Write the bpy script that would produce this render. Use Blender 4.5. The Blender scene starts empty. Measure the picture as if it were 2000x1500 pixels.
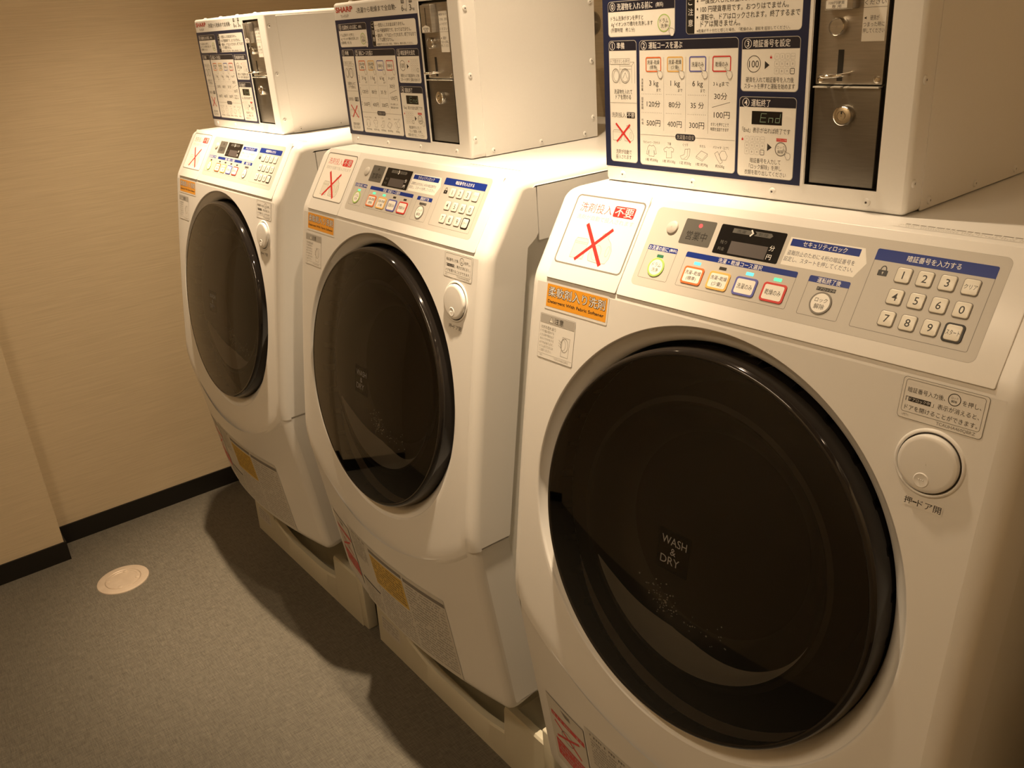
import bpy, bmesh, math, random
from mathutils import Vector, Matrix

# ---------------------------------------------------------------- basics
S = 0.86                      # one layout unit = 0.86 m
SC = bpy.context.scene
COL = SC.collection
PI = math.pi

# camera (focal length 1683.9 px for a 2000 px wide frame)
cam_d = bpy.data.cameras.new('camera')
cam_d.sensor_width = 36.0
cam_d.lens = 36.0 * 1683.95 / 2000.0
cam_d.clip_start = 0.02
cam = bpy.data.objects.new('camera', cam_d)
COL.objects.link(cam)
R0 = Vector((0.61233619, 0.78755854, -0.06925271))
R1 = Vector((0.27166437, -0.29186324, -0.91706833))
R2 = Vector((-0.74245731, 0.54274063, -0.39267001))
CAMP = Vector((1.92564429, -0.98721846, 0.25646128)) * S
M = Matrix.Identity(4)
for i in range(3):
    M[i][0] = R0[i]; M[i][1] = -R1[i]; M[i][2] = -R2[i]; M[i][3] = CAMP[i]
cam.matrix_world = M
SC.camera = cam

# colour management and exposure
SC.view_settings.view_transform = 'Standard'
SC.view_settings.look = 'None'
SC.view_settings.gamma = 1.0
SC.view_settings.use_curve_mapping = False
SC.view_settings.exposure = 0.05

# world: faint warm fill, added as even ambient light
world = bpy.data.worlds.new('world'); SC.world = world
world.use_nodes = True
world.node_tree.nodes['Background'].inputs[0].default_value = (1.0, 0.75, 0.45, 1)
world.node_tree.nodes['Background'].inputs[1].default_value = 0.05

CEIL = 1.22                   # ceiling height in layout units
# x, y, wide beam power, wide cone, core power, core cone
LAMPS = [(-0.47, -0.14, 84.0, 91.0, 180.0, 40.0), (0.85, -0.14, 60.0, 86.0, 140.0, 40.0), (2.24, -0.12, 1.0, 80.0, 0.0, 40.0)]
WARM = (1.0, 0.755, 0.49)
for lx, ly, pw1, cone1, pw2, cone2 in LAMPS:
    for pw, cone in ((pw1, cone1), (pw2, cone2)):
        if pw == 0: continue
        ld = bpy.data.lights.new('downlight_beam', 'SPOT')
        ld.energy = pw; ld.color = WARM
        ld.spot_size = math.radians(cone); ld.spot_blend = 1.0
        ld.shadow_soft_size = 0.022
        lo = bpy.data.objects.new('downlight_beam', ld)
        COL.objects.link(lo)
        lo.location = (lx * S, ly * S, (CEIL - 0.022) * S)
# unseen fill lights, added: one behind the camera, one aimed at the right wall
WASH = [(0.9, -1.40, (0.0, -0.02, -1.0), 1.0, 9.5), (2.62, -0.45, (0.85, 0.0, -0.53), 1.6, 6.5)]
for wx, wy, wd, wl, pw in WASH:
    fd = bpy.data.lights.new('wall_washer', 'AREA')
    fd.energy = pw; fd.color = WARM; fd.shape = 'RECTANGLE'; fd.size = wl * S; fd.size_y = 0.06
    fo = bpy.data.objects.new('wall_washer', fd); COL.objects.link(fo)
    fo.location = (wx * S, wy * S, (CEIL - 0.052) * S)
    zax = -Vector(wd).normalized()
    xax = Vector((0, 0, 1)).cross(zax).normalized(); yax = zax.cross(xax)
    fo.rotation_euler = Matrix((xax, yax, zax)).transposed().to_euler()

# ---------------------------------------------------------------- materials
def mat(name, col, rough=0.5, metal=0.0, spec=0.5, emit=None, es=0.0):
    m = bpy.data.materials.new(name); m.use_nodes = True
    b = m.node_tree.nodes['Principled BSDF']
    b.inputs['Base Color'].default_value = (*col, 1)
    b.inputs['Roughness'].default_value = rough
    b.inputs['Metallic'].default_value = metal
    b.inputs['Specular IOR Level'].default_value = spec
    if emit:
        b.inputs['Emission Color'].default_value = (*emit, 1)
        b.inputs['Emission Strength'].default_value = es
    return m

def noisy(m, scale, c1, c2, bump=0.0, vec=(1, 1, 1), detail=3.0, bscale=None, dist=0.001):
    nt = m.node_tree; N = nt.nodes; L = nt.links
    b = N['Principled BSDF']
    tc = N.new('ShaderNodeTexCoord'); mp = N.new('ShaderNodeMapping')
    mp.inputs['Scale'].default_value = vec
    L.new(tc.outputs['Object'], mp.inputs['Vector'])
    nz = N.new('ShaderNodeTexNoise'); nz.inputs['Scale'].default_value = scale
    nz.inputs['Detail'].default_value = detail
    L.new(mp.outputs['Vector'], nz.inputs['Vector'])
    rp = N.new('ShaderNodeValToRGB')
    rp.color_ramp.elements[0].position = 0.3; rp.color_ramp.elements[1].position = 0.7
    rp.color_ramp.elements[0].color = (*c1, 1); rp.color_ramp.elements[1].color = (*c2, 1)
    L.new(nz.outputs['Fac'], rp.inputs['Fac'])
    L.new(rp.outputs['Color'], b.inputs['Base Color'])
    if bump:
        bp = N.new('ShaderNodeBump'); bp.inputs['Strength'].default_value = bump
        bp.inputs['Distance'].default_value = dist
        n2 = nz
        if bscale:
            n2 = N.new('ShaderNodeTexNoise'); n2.inputs['Scale'].default_value = bscale
            L.new(mp.outputs['Vector'], n2.inputs['Vector'])
        L.new(n2.outputs['Fac'], bp.inputs['Height'])
        L.new(bp.outputs['Normal'], b.inputs['Normal'])
    return m

MT = {}
MT['white'] = noisy(mat('white_plastic', (.78, .77, .75), 0.28, spec=0.45), 3.0, (.775, .765, .745), (.79, .78, .76))
MT['cabinet'] = noisy(mat('painted_steel', (.74, .73, .69), 0.35, spec=0.4), 2.0, (.73, .72, .68), (.75, .74, .70))
MT['boxwhite'] = noisy(mat('powder_coat', (.76, .74, .70), 0.42, spec=0.35), 260.0, (.755, .745, .725), (.765, .755, .735), 0.05)
MT['grey'] = mat('grey_membrane', (.50, .475, .435), 0.42)
MT['paper'] = mat('label_paper', (.80, .78, .73), 0.4)
MT['paper2'] = mat('grey_label_paper', (.60, .58, .53), 0.45)
MT['clearlab'] = mat('label_film', (.79, .775, .745), 0.3)
MT['navy'] = mat('navy_print', (.016, .021, .060), 0.35, spec=0.35)
MT['dark'] = mat('dark_header_print', (.014, .014, .026), 0.35)
MT['blue'] = mat('blue_print', (.010, .030, .22), 0.3, spec=0.25)
MT['black'] = mat('black_print', (.012, .011, .010), 0.4)
MT['ink'] = mat('ink', (.03, .026, .022), 0.5)
MT['greyink'] = mat('grey_ink', (.20, .185, .165), 0.5)
MT['lightink'] = mat('light_grey_ink', (.42, .40, .37), 0.5)
MT['whiteink'] = mat('white_ink', (.82, .80, .78), 0.4)
MT['red'] = mat('red_print', (.60, .028, .025), 0.4)
MT['logo'] = mat('logo_red', (.45, .035, .02), 0.4)
MT['orangeb'] = mat('orange_outline', (.72, .16, .04), 0.4)
MT['yellowb'] = mat('yellow_outline', (.76, .45, .12), 0.4)
MT['blueb'] = mat('blue_outline', (.10, .11, .40), 0.4)
MT['redb'] = mat('red_outline', (.58, .04, .035), 0.4)
MT['greenb'] = mat('green_outline', (.36, .54, .14), 0.4)
MT['orange'] = mat('orange_sticker', (.84, .37, .035), 0.35)
MT['yellow'] = mat('yellow_panel', (.64, .42, .06), 0.45)
MT['pict'] = mat('pictogram_fill', (.70, .68, .60), 0.5)
MT['screen'] = mat('display_window', (.010, .009, .009), 0.12)
MT['screen2'] = mat('display_inner', (.075, .062, .06), 0.5)
MT['stripg'] = mat('display_strip', (.10, .095, .085), 0.4)
MT['statusg'] = mat('status_plate', (.105, .10, .09), 0.3)
MT['keyw'] = mat('key_plastic', (.74, .71, .63), 0.3)
MT['ledoff'] = mat('lamp_unlit', (.035, .03, .024), 0.3)  # also paints the shade in the gap round the open button
MT['ledgreen'] = mat('lamp_dim_green', (.03, .12, .06), 0.3, emit=(.05, .35, .16), es=0.25)
MT['ledcyan'] = mat('lamp_lit_cyan', (.1, .6, .5), 0.3, emit=(.10, 1.0, .78), es=1.0)
MT['ledg'] = mat('lamp_lit_green', (.1, .6, .35), 0.3, emit=(.05, .90, .42), es=0.9)
MT['ledred'] = mat('lamp_lit_red', (.6, .05, .05), 0.3, emit=(1.0, .10, .10), es=0.9)
MT['lcdgreen'] = mat('printed_green_digits', (.20, .30, .22), 0.5)
MT['blackgloss'] = mat('black_gloss', (.012, .010, .009), 0.06, spec=0.55)
MT['bowl'] = mat('inner_bowl', (.012, .011, .010), 0.35)
MT['residue'] = mat('soap_residue', (.70, .73, .78), 0.5)  # pale tone that paints the light streak in the door bowl
MT['inner'] = mat('door_inner_shell', (.012, .011, .010), 0.5, spec=0.2)
MT['doorink'] = mat('door_lettering', (.16, .15, .14), 0.4)
MT['film'] = mat('door_film', (.006, .005, .004), 0.10, spec=0.3)
MT['drop'] = mat('water_drop', (.85, .85, .84), 0.05, spec=1.0)
MT['steel'] = noisy(mat('brushed_steel', (.46, .43, .39), 0.36, 0.85), 40.0, (.40, .375, .335), (.47, .44, .395), vec=(1, 1, 12))
MT['steeld'] = noisy(mat('dark_steel', (.20, .185, .16), 0.38, 0.8), 40.0, (.185, .17, .145), (.21, .195, .17), vec=(1, 1, 12))
MT['tabmetal'] = mat('bright_steel', (.78, .76, .70), 0.3, 0.25)
MT['chrome'] = mat('chrome', (.80, .77, .72), 0.10, 1.0)
MT['blackp'] = mat('black_plastic', (.018, .016, .013), 0.45)
MT['pan'] = noisy(mat('pan_resin', (.58, .55, .44), 0.5), 6.0, (.56, .53, .42), (.60, .57, .46))
MT['base'] = mat('baseboard_vinyl', (.014, .012, .010), 0.5, spec=0.3)
MT['bronze'] = noisy(mat('drain_metal', (.62, .52, .42), 0.42, 0.35), 30.0, (.58, .48, .385), (.64, .54, .44))
MT['hose'] = mat('hose_plastic', (.50, .49, .46), 0.45)
MT['brass'] = mat('tap_metal', (.42, .39, .33), 0.3, 0.8)
MT['ceil'] = noisy(mat('ceiling_paint', (.42, .38, .32), 0.8), 5.0, (.41, .37, .31), (.43, .39, .33))
MT['lampglow'] = mat('lamp_glow', (1, .9, .7), 0.5, emit=WARM, es=40.0)

MT['lampglow2'] = mat('tube_glow', (1, .9, .7), 0.5, emit=WARM, es=1.5)
# wallpaper: fine horizontal streaks
m = mat('wallpaper', (.45, .36, .25), 0.62, spec=0.25)
nt = m.node_tree; N = nt.nodes; L = nt.links; b = N['Principled BSDF']
tc = N.new('ShaderNodeTexCoord')
def streak(sy, sz, detail):
    mp = N.new('ShaderNodeMapping'); mp.inputs['Scale'].default_value = (sy, sy, sz)
    L.new(tc.outputs['Object'], mp.inputs['Vector'])
    nz = N.new('ShaderNodeTexNoise'); nz.inputs['Scale'].default_value = 1.0
    nz.inputs['Detail'].default_value = detail
    L.new(mp.outputs['Vector'], nz.inputs['Vector'])
    return nz
n1 = streak(9, 520, 3.0); n2 = streak(4.0, 170, 2.0)
mx = N.new('ShaderNodeMix'); mx.data_type = 'FLOAT'; mx.inputs[0].default_value = 0.2
L.new(n1.outputs['Fac'], mx.inputs[2]); L.new(n2.outputs['Fac'], mx.inputs[3])
rp = N.new('ShaderNodeValToRGB')
rp.color_ramp.elements[0].position = 0.28; rp.color_ramp.elements[0].color = (.62, .508, .345, 1)
rp.color_ramp.elements[1].position = 0.72; rp.color_ramp.elements[1].color = (.74, .618, .435, 1)
L.new(mx.outputs[0], rp.inputs['Fac']); L.new(rp.outputs['Color'], b.inputs['Base Color'])
bp = N.new('ShaderNodeBump'); bp.inputs['Strength'].default_value = 0.25; bp.inputs['Distance'].default_value = 0.0006
L.new(n1.outputs['Fac'], bp.inputs['Height']); L.new(bp.outputs['Normal'], b.inputs['Normal'])
MT['wall'] = m

# woven vinyl floor
m = mat('woven_floor', (.2, .18, .15), 0.55, spec=0.35)
nt = m.node_tree; N = nt.nodes; L = nt.links; b = N['Principled BSDF']
tc = N.new('ShaderNodeTexCoord')
def weave(sx, sy, detail=1.0):
    mp = N.new('ShaderNodeMapping'); mp.inputs['Scale'].default_value = (sx, sy, 1)
    L.new(tc.outputs['Object'], mp.inputs['Vector'])
    nz = N.new('ShaderNodeTexNoise'); nz.inputs['Scale'].default_value = 1.0
    nz.inputs['Detail'].default_value = detail
    L.new(mp.outputs['Vector'], nz.inputs['Vector'])
    return nz
wa = weave(700, 45); wb = weave(45, 700)
ad = N.new('ShaderNodeMath'); ad.operation = 'ADD'
L.new(wa.outputs['Fac'], ad.inputs[0]); L.new(wb.outputs['Fac'], ad.inputs[1])
mrn = N.new('ShaderNodeMapRange'); mrn.inputs[1].default_value = 0.6; mrn.inputs[2].default_value = 1.4
L.new(ad.outputs[0], mrn.inputs[0])
rp = N.new('ShaderNodeValToRGB')
rp.color_ramp.elements[0].position = 0.0; rp.color_ramp.elements[0].color = (.078, .070, .055, 1)
rp.color_ramp.elements[1].position = 1.0; rp.color_ramp.elements[1].color = (.175, .158, .128, 1)
L.new(mrn.outputs[0], rp.inputs['Fac'])
L.new(rp.outputs['Color'], b.inputs['Base Color'])
bp = N.new('ShaderNodeBump'); bp.inputs['Strength'].default_value = 0.3; bp.inputs['Distance'].default_value = 0.0006
L.new(ad.outputs[0], bp.inputs['Height']); L.new(bp.outputs['Normal'], b.inputs['Normal'])
MT['floor'] = m

# smoke glass of the round doors: dark tint with a glossy face
m = bpy.data.materials.new('smoke_glass'); m.use_nodes = True
nt = m.node_tree; N = nt.nodes; L = nt.links
N.remove(N['Principled BSDF'])
tr = N.new('ShaderNodeBsdfTransparent'); tr.inputs[0].default_value = (.66, .65, .64, 1)
gl = N.new('ShaderNodeBsdfGlossy'); gl.inputs['Roughness'].default_value = 0.03
gl.inputs[0].default_value = (1, 1, 1, 1)
fr = N.new('ShaderNodeFresnel'); fr.inputs['IOR'].default_value = 1.5
ms = N.new('ShaderNodeMixShader')
L.new(fr.outputs[0], ms.inputs[0]); L.new(tr.outputs[0], ms.inputs[1]); L.new(gl.outputs[0], ms.inputs[2])
L.new(ms.outputs[0], N['Material Output'].inputs[0])
MT['glass'] = m

# ---------------------------------------------------------------- helpers
def mesh_obj(name, verts, faces, mats, fmat=None, parent=None, smooth=False, sharp=None):
    me = bpy.data.meshes.new(name)
    me.from_pydata([Vector(v) * S for v in verts], [], faces)
    if not isinstance(mats, (list, tuple)): mats = [mats]
    for k in mats: me.materials.append(MT[k])
    if fmat:
        me.polygons.foreach_set('material_index', fmat)
    if smooth:
        me.polygons.foreach_set('use_smooth', [True] * len(me.polygons))
        if sharp is not None:
            bm = bmesh.new(); bm.from_mesh(me)
            bmesh.ops.remove_doubles(bm, verts=bm.verts, dist=1e-6)
            if mats[0] != 'glass': bmesh.ops.recalc_face_normals(bm, faces=bm.faces)
            for e in bm.edges:
                if len(e.link_faces) == 2 and e.calc_face_angle(0) > sharp:
                    e.smooth = False
            bm.to_mesh(me); bm.free()
    me.update()
    o = bpy.data.objects.new(name, me); COL.objects.link(o)
    if parent: o.parent = parent
    return o

def thing(name, label, cat, loc=(0, 0, 0), rz=0.0, group=None):
    o = bpy.data.objects.new(name, None); COL.objects.link(o)
    o.empty_display_size = 0.05
    o.location = Vector(loc) * S; o.rotation_euler = (0, 0, rz)
    o['label'] = label; o['category'] = cat
    if group: o['group'] = group
    return o

def struct(o):
    o['kind'] = 'structure'; return o

class MB:
    """collects polygons, builds one mesh object"""
    def __init__(self): self.v = []; self.f = []; self.m = []; self.mats = []
    def mi(self, k):
        if k not in self.mats: self.mats.append(k)
        return self.mats.index(k)
    def face(self, pts, k):
        n = len(self.v); self.v += [tuple(p) for p in pts]
        self.f.append(list(range(n, n + len(pts)))); self.m.append(self.mi(k))
    def grid(self, rows, k, closed=False):
        """rows of equal length point lists -> quads"""
        n0 = len(self.v); w = len(rows[0])
        for r in rows: self.v += [tuple(p) for p in r]
        for i in range(len(rows) - 1):
            for j in range(w if closed else w - 1):
                a = n0 + i * w + j; b_ = n0 + i * w + (j + 1) % w
                self.f.append([a, b_, b_ + w, a + w]); self.m.append(self.mi(k))
    def box(self, x0, y0, z0, x1, y1, z1, k, bev=0.0):
        bm = bmesh.new()
        bmesh.ops.create_cube(bm, size=1.0)
        for v in bm.verts:
            v.co = Vector(((x0 + x1) / 2 + v.co.x * (x1 - x0), (y0 + y1) / 2 + v.co.y * (y1 - y0), (z0 + z1) / 2 + v.co.z * (z1 - z0)))
        if bev:
            bmesh.ops.bevel(bm, geom=list(bm.edges), offset=bev, segments=3, affect='EDGES', profile=0.5)
        self.add_bm(bm, k)
    def add_bm(self, bm, k):
        n0 = len(self.v); bm.verts.index_update()
        self.v += [tuple(v.co) for v in bm.verts]
        for f in bm.faces:
            self.f.append([n0 + v.index for v in f.verts]); self.m.append(self.mi(k))
        bm.free()
    def lathe(self, prof, fr, k, n=48):
        """prof [(r,d)], fr = frame; spun about the frame normal"""
        rows = []
        for r, d in prof:
            rows.append([fr.p(r * math.cos(2 * PI * j / n), r * math.sin(2 * PI * j / n), d) for j in range(n)])
        self.grid(rows, k, closed=True)
    def tube(self, pts, r, k, n=10):
        pts = [Vector(p) for p in pts]; rows = []
        up = Vector((0.13, 0.31, 0.94))
        for i, p in enumerate(pts):
            t = (pts[min(i + 1, len(pts) - 1)] - pts[max(i - 1, 0)]).normalized()
            a = t.cross(up).normalized(); c = t.cross(a)
            rr = r[i] if isinstance(r, (list, tuple)) else r
            rows.append([p + a * rr * math.cos(2 * PI * j / n) + c * rr * math.sin(2 * PI * j / n) for j in range(n)])
        self.grid(rows, k, closed=True)
        self.face(rows[0][::-1], k); self.face(rows[-1], k)
    def build(self, name, parent=None, smooth=False, sharp=math.radians(32)):
        o = mesh_obj(name, self.v, self.f, self.mats or ['white'], self.m, parent, smooth, sharp if smooth else None)
        return o

class Frame:
    def __init__(self, o, u, v, n): self.o = Vector(o); self.u = Vector(u); self.v = Vector(v); self.n = Vector(n)
    def p(self, a, b_, d=0.0): return self.o + self.u * a + self.v * b_ + self.n * d
    def shifted(self, a, b_, d=0.0): return Frame(self.p(a, b_, d), self.u, self.v, self.n)

def rr_pts(x0, y0, x1, y1, r, n=5, corners=(1, 1, 1, 1)):
    """rounded rectangle outline; corners: bl, br, tr, tl"""
    if x1 < x0: x0, x1 = x1, x0
    if y1 < y0: y0, y1 = y1, y0
    out = []
    for i, (cx, cy, a0) in enumerate(((x0, y0, PI), (x1, y0, 1.5 * PI), (x1, y1, 0), (x0, y1, .5 * PI))):
        if corners[i] and r > 0:
            sx = 1 if cx == x0 else -1; sy = 1 if cy == y0 else -1
            for j in range(n + 1):
                a = a0 + .5 * PI * j / n
                out.append((cx + sx * r + r * math.cos(a), cy + sy * r + r * math.sin(a)))
        else: out.append((cx, cy))
    return out

_TX = {}
def text_geo(s, bold):
    if any(ord(ch) > 0x2000 for ch in s): bold = max(min(bold, .004), -.006)   # dense characters fill in when emboldened
    key = (s, bold)
    if key in _TX: return _TX[key]
    c = bpy.data.curves.new('lettering', 'FONT'); c.body = s; c.resolution_u = 3; c.offset = bold
    o = bpy.data.objects.new('lettering', c); COL.objects.link(o)
    dg = bpy.context.evaluated_depsgraph_get()
    me = o.evaluated_get(dg).to_mesh()
    vs = [(v.co.x, v.co.y) for v in me.vertices]; fs = [list(p.vertices) for p in me.polygons]
    o.evaluated_get(dg).to_mesh_clear()
    bpy.data.objects.remove(o); bpy.data.curves.remove(c)
    xs = [v[0] for v in vs]; ys = [v[1] for v in vs]
    _TX[key] = (vs, fs, min(xs), max(xs), min(ys), max(ys))
    return _TX[key]

class Pr:
    """flat printing in (u,v), turned into one mesh by a mapping f(u,v,offset)"""
    EPS = 0.00004
    def __init__(self): self.v = []; self.f = []; self.m = []; self.mats = []
    def mi(self, k):
        if k not in self.mats: self.mats.append(k)
        return self.mats.index(k)
    def poly(self, pts, k, l=1):
        n = len(self.v)
        a = sum(pts[i][0] * pts[(i + 1) % len(pts)][1] - pts[(i + 1) % len(pts)][0] * pts[i][1] for i in range(len(pts)))
        if a < 0: pts = pts[::-1]
        self.v += [(x, y, l) for x, y in pts]
        self.f.append(list(range(n, n + len(pts)))); self.m.append(self.mi(k))
    def rect(self, x0, y0, x1, y1, k, l=1):
        self.poly([(x0, y0), (x1, y0), (x1, y1), (x0, y1)], k, l)
    def rr(self, x0, y0, x1, y1, r, k, l=1, corners=(1, 1, 1, 1)):
        self.poly(rr_pts(x0, y0, x1, y1, r, 5, corners), k, l)
    def ring(self, outer, inner, k, l):
        n = len(outer)
        for i in range(n):
            j = (i + 1) % n
            self.poly([outer[i], outer[j], inner[j], inner[i]], k, l)
    def rro(self, x0, y0, x1, y1, r, w, k, l=2):
        if x1 < x0: x0, x1 = x1, x0
        if y1 < y0: y0, y1 = y1, y0
        self.ring(rr_pts(x0, y0, x1, y1, r), rr_pts(x0 + w, y0 + w, x1 - w, y1 - w, max(r - w, r * .3)), k, l)
    def ell(self, cx, cy, rx, ry, k, l=1, n=28):
        self.poly([(cx + rx * math.cos(2 * PI * i / n), cy + ry * math.sin(2 * PI * i / n)) for i in range(n)], k, l)
    def ello(self, cx, cy, rx, ry, w, k, l=2, n=28, a0=0.0, a1=2 * PI):
        for i in range(n):
            a = a0 + (a1 - a0) * i / n; c = a0 + (a1 - a0) * (i + 1) / n
            self.poly([(cx + rx * math.cos(a), cy + ry * math.sin(a)), (cx + rx * math.cos(c), cy + ry * math.sin(c)),
                       (cx + (rx - w) * math.cos(c), cy + (ry - w) * math.sin(c)), (cx + (rx - w) * math.cos(a), cy + (ry - w) * math.sin(a))], k, l)
    def line(self, pts, w, k, l=3, closed=False):
        q = list(pts) + ([pts[0]] if closed else [])
        for (x0, y0), (x1, y1) in zip(q, q[1:]):
            d = math.hypot(x1 - x0, y1 - y0)
            if d < 1e-9: continue
            ex, ey = (x1 - x0) / d * w / 2, (y1 - y0) / d * w / 2
            self.poly([(x0 - ex - ey, y0 - ey + ex), (x1 + ex - ey, y1 + ey + ex), (x1 + ex + ey, y1 + ey - ex), (x0 - ex + ey, y0 - ey - ex)], k, l)
    def text(self, s, x0, x1, yc, h, k, l=3, bold=0.0, flip=False):
        """text fitted into x0..x1 with overall height h about yc; x1=None keeps proportions, x0=None centres on x1"""
        vs, fs, ax, bx, ay, by = text_geo(s, bold)
        sy = h / (by - ay)
        if x1 is None: sx = sy
        elif x0 is None:
            sx = sy; x0 = x1 - sx * (bx - ax) / 2
        else: sx = (x1 - x0) / (bx - ax)
        n = len(self.v)
        self.v += [(x0 + (x - ax) * sx, yc + (y - (ay + by) / 2) * sy, l) for x, y in vs]
        mi = self.mi(k)
        for f in fs: self.f.append([n + i for i in f]); self.m.append(mi)
    def scribble(self, x0, x1, y, h, k, l=2, seed=1, fill=0.8):
        """a line of print too small to read in the photograph"""
        rnd = random.Random(seed); x = x0
        while x < x1 - h * .4:
            w = h * rnd.uniform(.55, 1.0)
            if rnd.random() < fill:
                w = min(w, x1 - x)
                self.rect(x, y + h * .30, x + w, y + h * .46, k, l); self.rect(x, y - h * .1, x + w * .9, y + h * .04, k, l)
                self.rect(x + w * .35, y - h * .45, x + w * .55, y + h * .45, k, l + .2)
                if rnd.random() < .6: self.rect(x + w * .05, y - h * .45, x + w * .85, y - h * .32, k, l)
            x += w + h * .18
    def build(self, name, f, parent=None, off=0.0):
        vv = [f(x, y, off + self.EPS * l) for x, y, l in self.v]
        return mesh_obj(name, vv, self.f, self.mats, self.m, parent)

def slab(mb, pts, f, d0, d1, k, bev=0.0, kside=None):
    """plate with outline pts (u,v): front at d1, back at d0, softened front edge"""
    a = sum(pts[i][0] * pts[(i + 1) % len(pts)][1] - pts[(i + 1) % len(pts)][0] * pts[i][1] for i in range(len(pts)))
    if a < 0: pts = pts[::-1]
    cx = sum(p[0] for p in pts) / len(pts); cy = sum(p[1] for p in pts) / len(pts)
    n = len(pts)
    def inset(w):
        out = []
        for i in range(n):
            p0 = Vector(pts[i - 1]); p1 = Vector(pts[i]); p2 = Vector(pts[(i + 1) % n])
            e1 = (p1 - p0); e2 = (p2 - p1)
            if e1.length < 1e-9: e1 = e2
            if e2.length < 1e-9: e2 = e1
            n1 = Vector((-e1.y, e1.x)).normalized(); n2 = Vector((-e2.y, e2.x)).normalized()
            nn = (n1 + n2); q = nn.length
            nn = nn / q * (w / max(q / 2, .4))
            out.append((p1.x + nn.x, p1.y + nn.y))
        return out
    rows = [[f(x, y, d0) for x, y in pts]]
    if bev:
        for t in (0, 30, 60, 90):
            t = math.radians(t)
            q = inset(bev * (1 - math.cos(t)))
            rows.append([f(x, y, d1 - bev * (1 - math.sin(t))) for x, y in q])
    else:
        rows.append([f(x, y, d1) for x, y in pts])
    mb.grid([r for r in rows], kside or k, closed=True)
    mb.face(rows[-1], k)

# ---------------------------------------------------------------- room
ZF = -1.405
XW = -1.262      # recessed part of the left wall
XP = -1.140      # projecting part of the left wall
YP = -0.745
YB = 0.74; YO = -1.80; XR_ROOM = 3.3

def room_box(name, x0, y0, z0, x1, y1, z1, k):
    mb = MB(); mb.box(x0, y0, z0, x1, y1, z1, k); return struct(mb.build(name))
room_box('floor', XW - .2, YO - .12, ZF - .1, XR_ROOM + .12, YB + .12, ZF, 'floor')
room_box('ceiling', XW - .2, YO - .12, CEIL, XR_ROOM + .12, YB + .12, CEIL + .1, 'ceil')
mb = MB()
for a, c in (((XW, YB), (XW, YP)), ((XW, YP), (XP, YP)), ((XP, YP), (XP, YO))):
    pass
pl = [(XW - .15, YB), (XW - .15, YO), (XP, YO), (XP, YP), (XW, YP), (XW, YB)]
n = len(pl)
mb.face([(x, y, ZF) for x, y in pl][::-1], 'wall'); mb.face([(x, y, CEIL) for x, y in pl], 'wall')
for i in range(n):
    (x0, y0), (x1, y1) = pl[i], pl[(i + 1) % n]
    mb.face([(x0, y0, ZF), (x1, y1, ZF), (x1, y1, CEIL), (x0, y0, CEIL)], 'wall')
struct(mb.build('wall_left'))
room_box('wall_back', XW, YB, ZF, XR_ROOM, YB + .1, CEIL, 'wall')
room_box('wall_front', XP, YO - .1, ZF, XR_ROOM, YO, CEIL, 'wall')
mb = MB(); mb.box(XR_ROOM, YO, ZF, XR_ROOM + .1, YB, CEIL, 'wall')
mb.box(1.80, -.08, ZF, XR_ROOM, YB, -.03, 'wall')      # unseen low block, added to shade the nearest machine's right side
struct(mb.build('wall_right'))
# skirting that follows the step in the left wall
mb = MB(); T = .007; HB = .0715
pl = [(XW, YB), (XW, YP), (XP, YP), (XP, YO), (XP + T, YO), (XP + T, YP + T), (XW + T, YP + T), (XW + T, YB)]
n = len(pl)
mb.face([(x, y, ZF + HB) for x, y in pl], 'base')
for i in range(n):
    (x0, y0), (x1, y1) = pl[i], pl[(i + 1) % n]
    mb.face([(x0, y0, ZF), (x1, y1, ZF), (x1, y1, ZF + HB), (x0, y0, ZF + HB)], 'base')
struct(mb.build('baseboard_left'))
room_box('baseboard_back', XW + T, YB - T, ZF, XR_ROOM, YB, ZF + HB, 'base')
room_box('baseboard_right', XR_ROOM - T, YO, ZF, XR_ROOM, YB - T, ZF + HB, 'base')

# ceiling downlights (above the frame; they light everything in it)
LL = ['recessed round downlight above the washing machine nearest the wall', 'recessed round downlight between the middle and nearest machines',
      'dimmer recessed round downlight beyond the nearest machine']
for k, (lx, ly) in enumerate([q[:2] for q in LAMPS]):
    r = 0.05
    t = thing('ceiling_light', LL[k], 'ceiling light', (lx, ly, CEIL), group='recessed ceiling lights')
    fr = Frame((0, 0, 0), (1, 0, 0), (0, -1, 0), (0, 0, -1))
    mb = MB(); mb.lathe([(r, 0), (r + .012, 0), (r + .012, .004), (r + .002, .008), (r - .004, .006), (r - .006, 0)], fr, 'white', 40)
    mb.build('trim_ring', t, True)
    mb = MB(); mb.lathe([(.0005, .003), (r - .006, .003)], fr, 'lampglow', 40)
    mb.build('lens', t)

for k, (wx, wy, wd, wl, pw) in enumerate(WASH):  # housings for the added fill lights, out of view
    t = thing('ceiling_light', ['slim ceiling light over the corridor behind the camera', 'long slim ceiling light washing the far right wall'][k], 'ceiling light', (wx, wy, CEIL), 0 if k == 0 else PI / 2, group='wall washing ceiling lights')
    mb = MB(); mb.box(-wl / 2, .035, -.050, wl / 2, .045, 0, 'white', .002) if k == 0 else mb.box(-wl / 2, .035, -.050, wl / 2, .045, 0, 'white', .002)
    mb.box(-wl / 2, -.04, -.006, wl / 2, .045, 0, 'white'); mb.build('housing', t)

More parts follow.
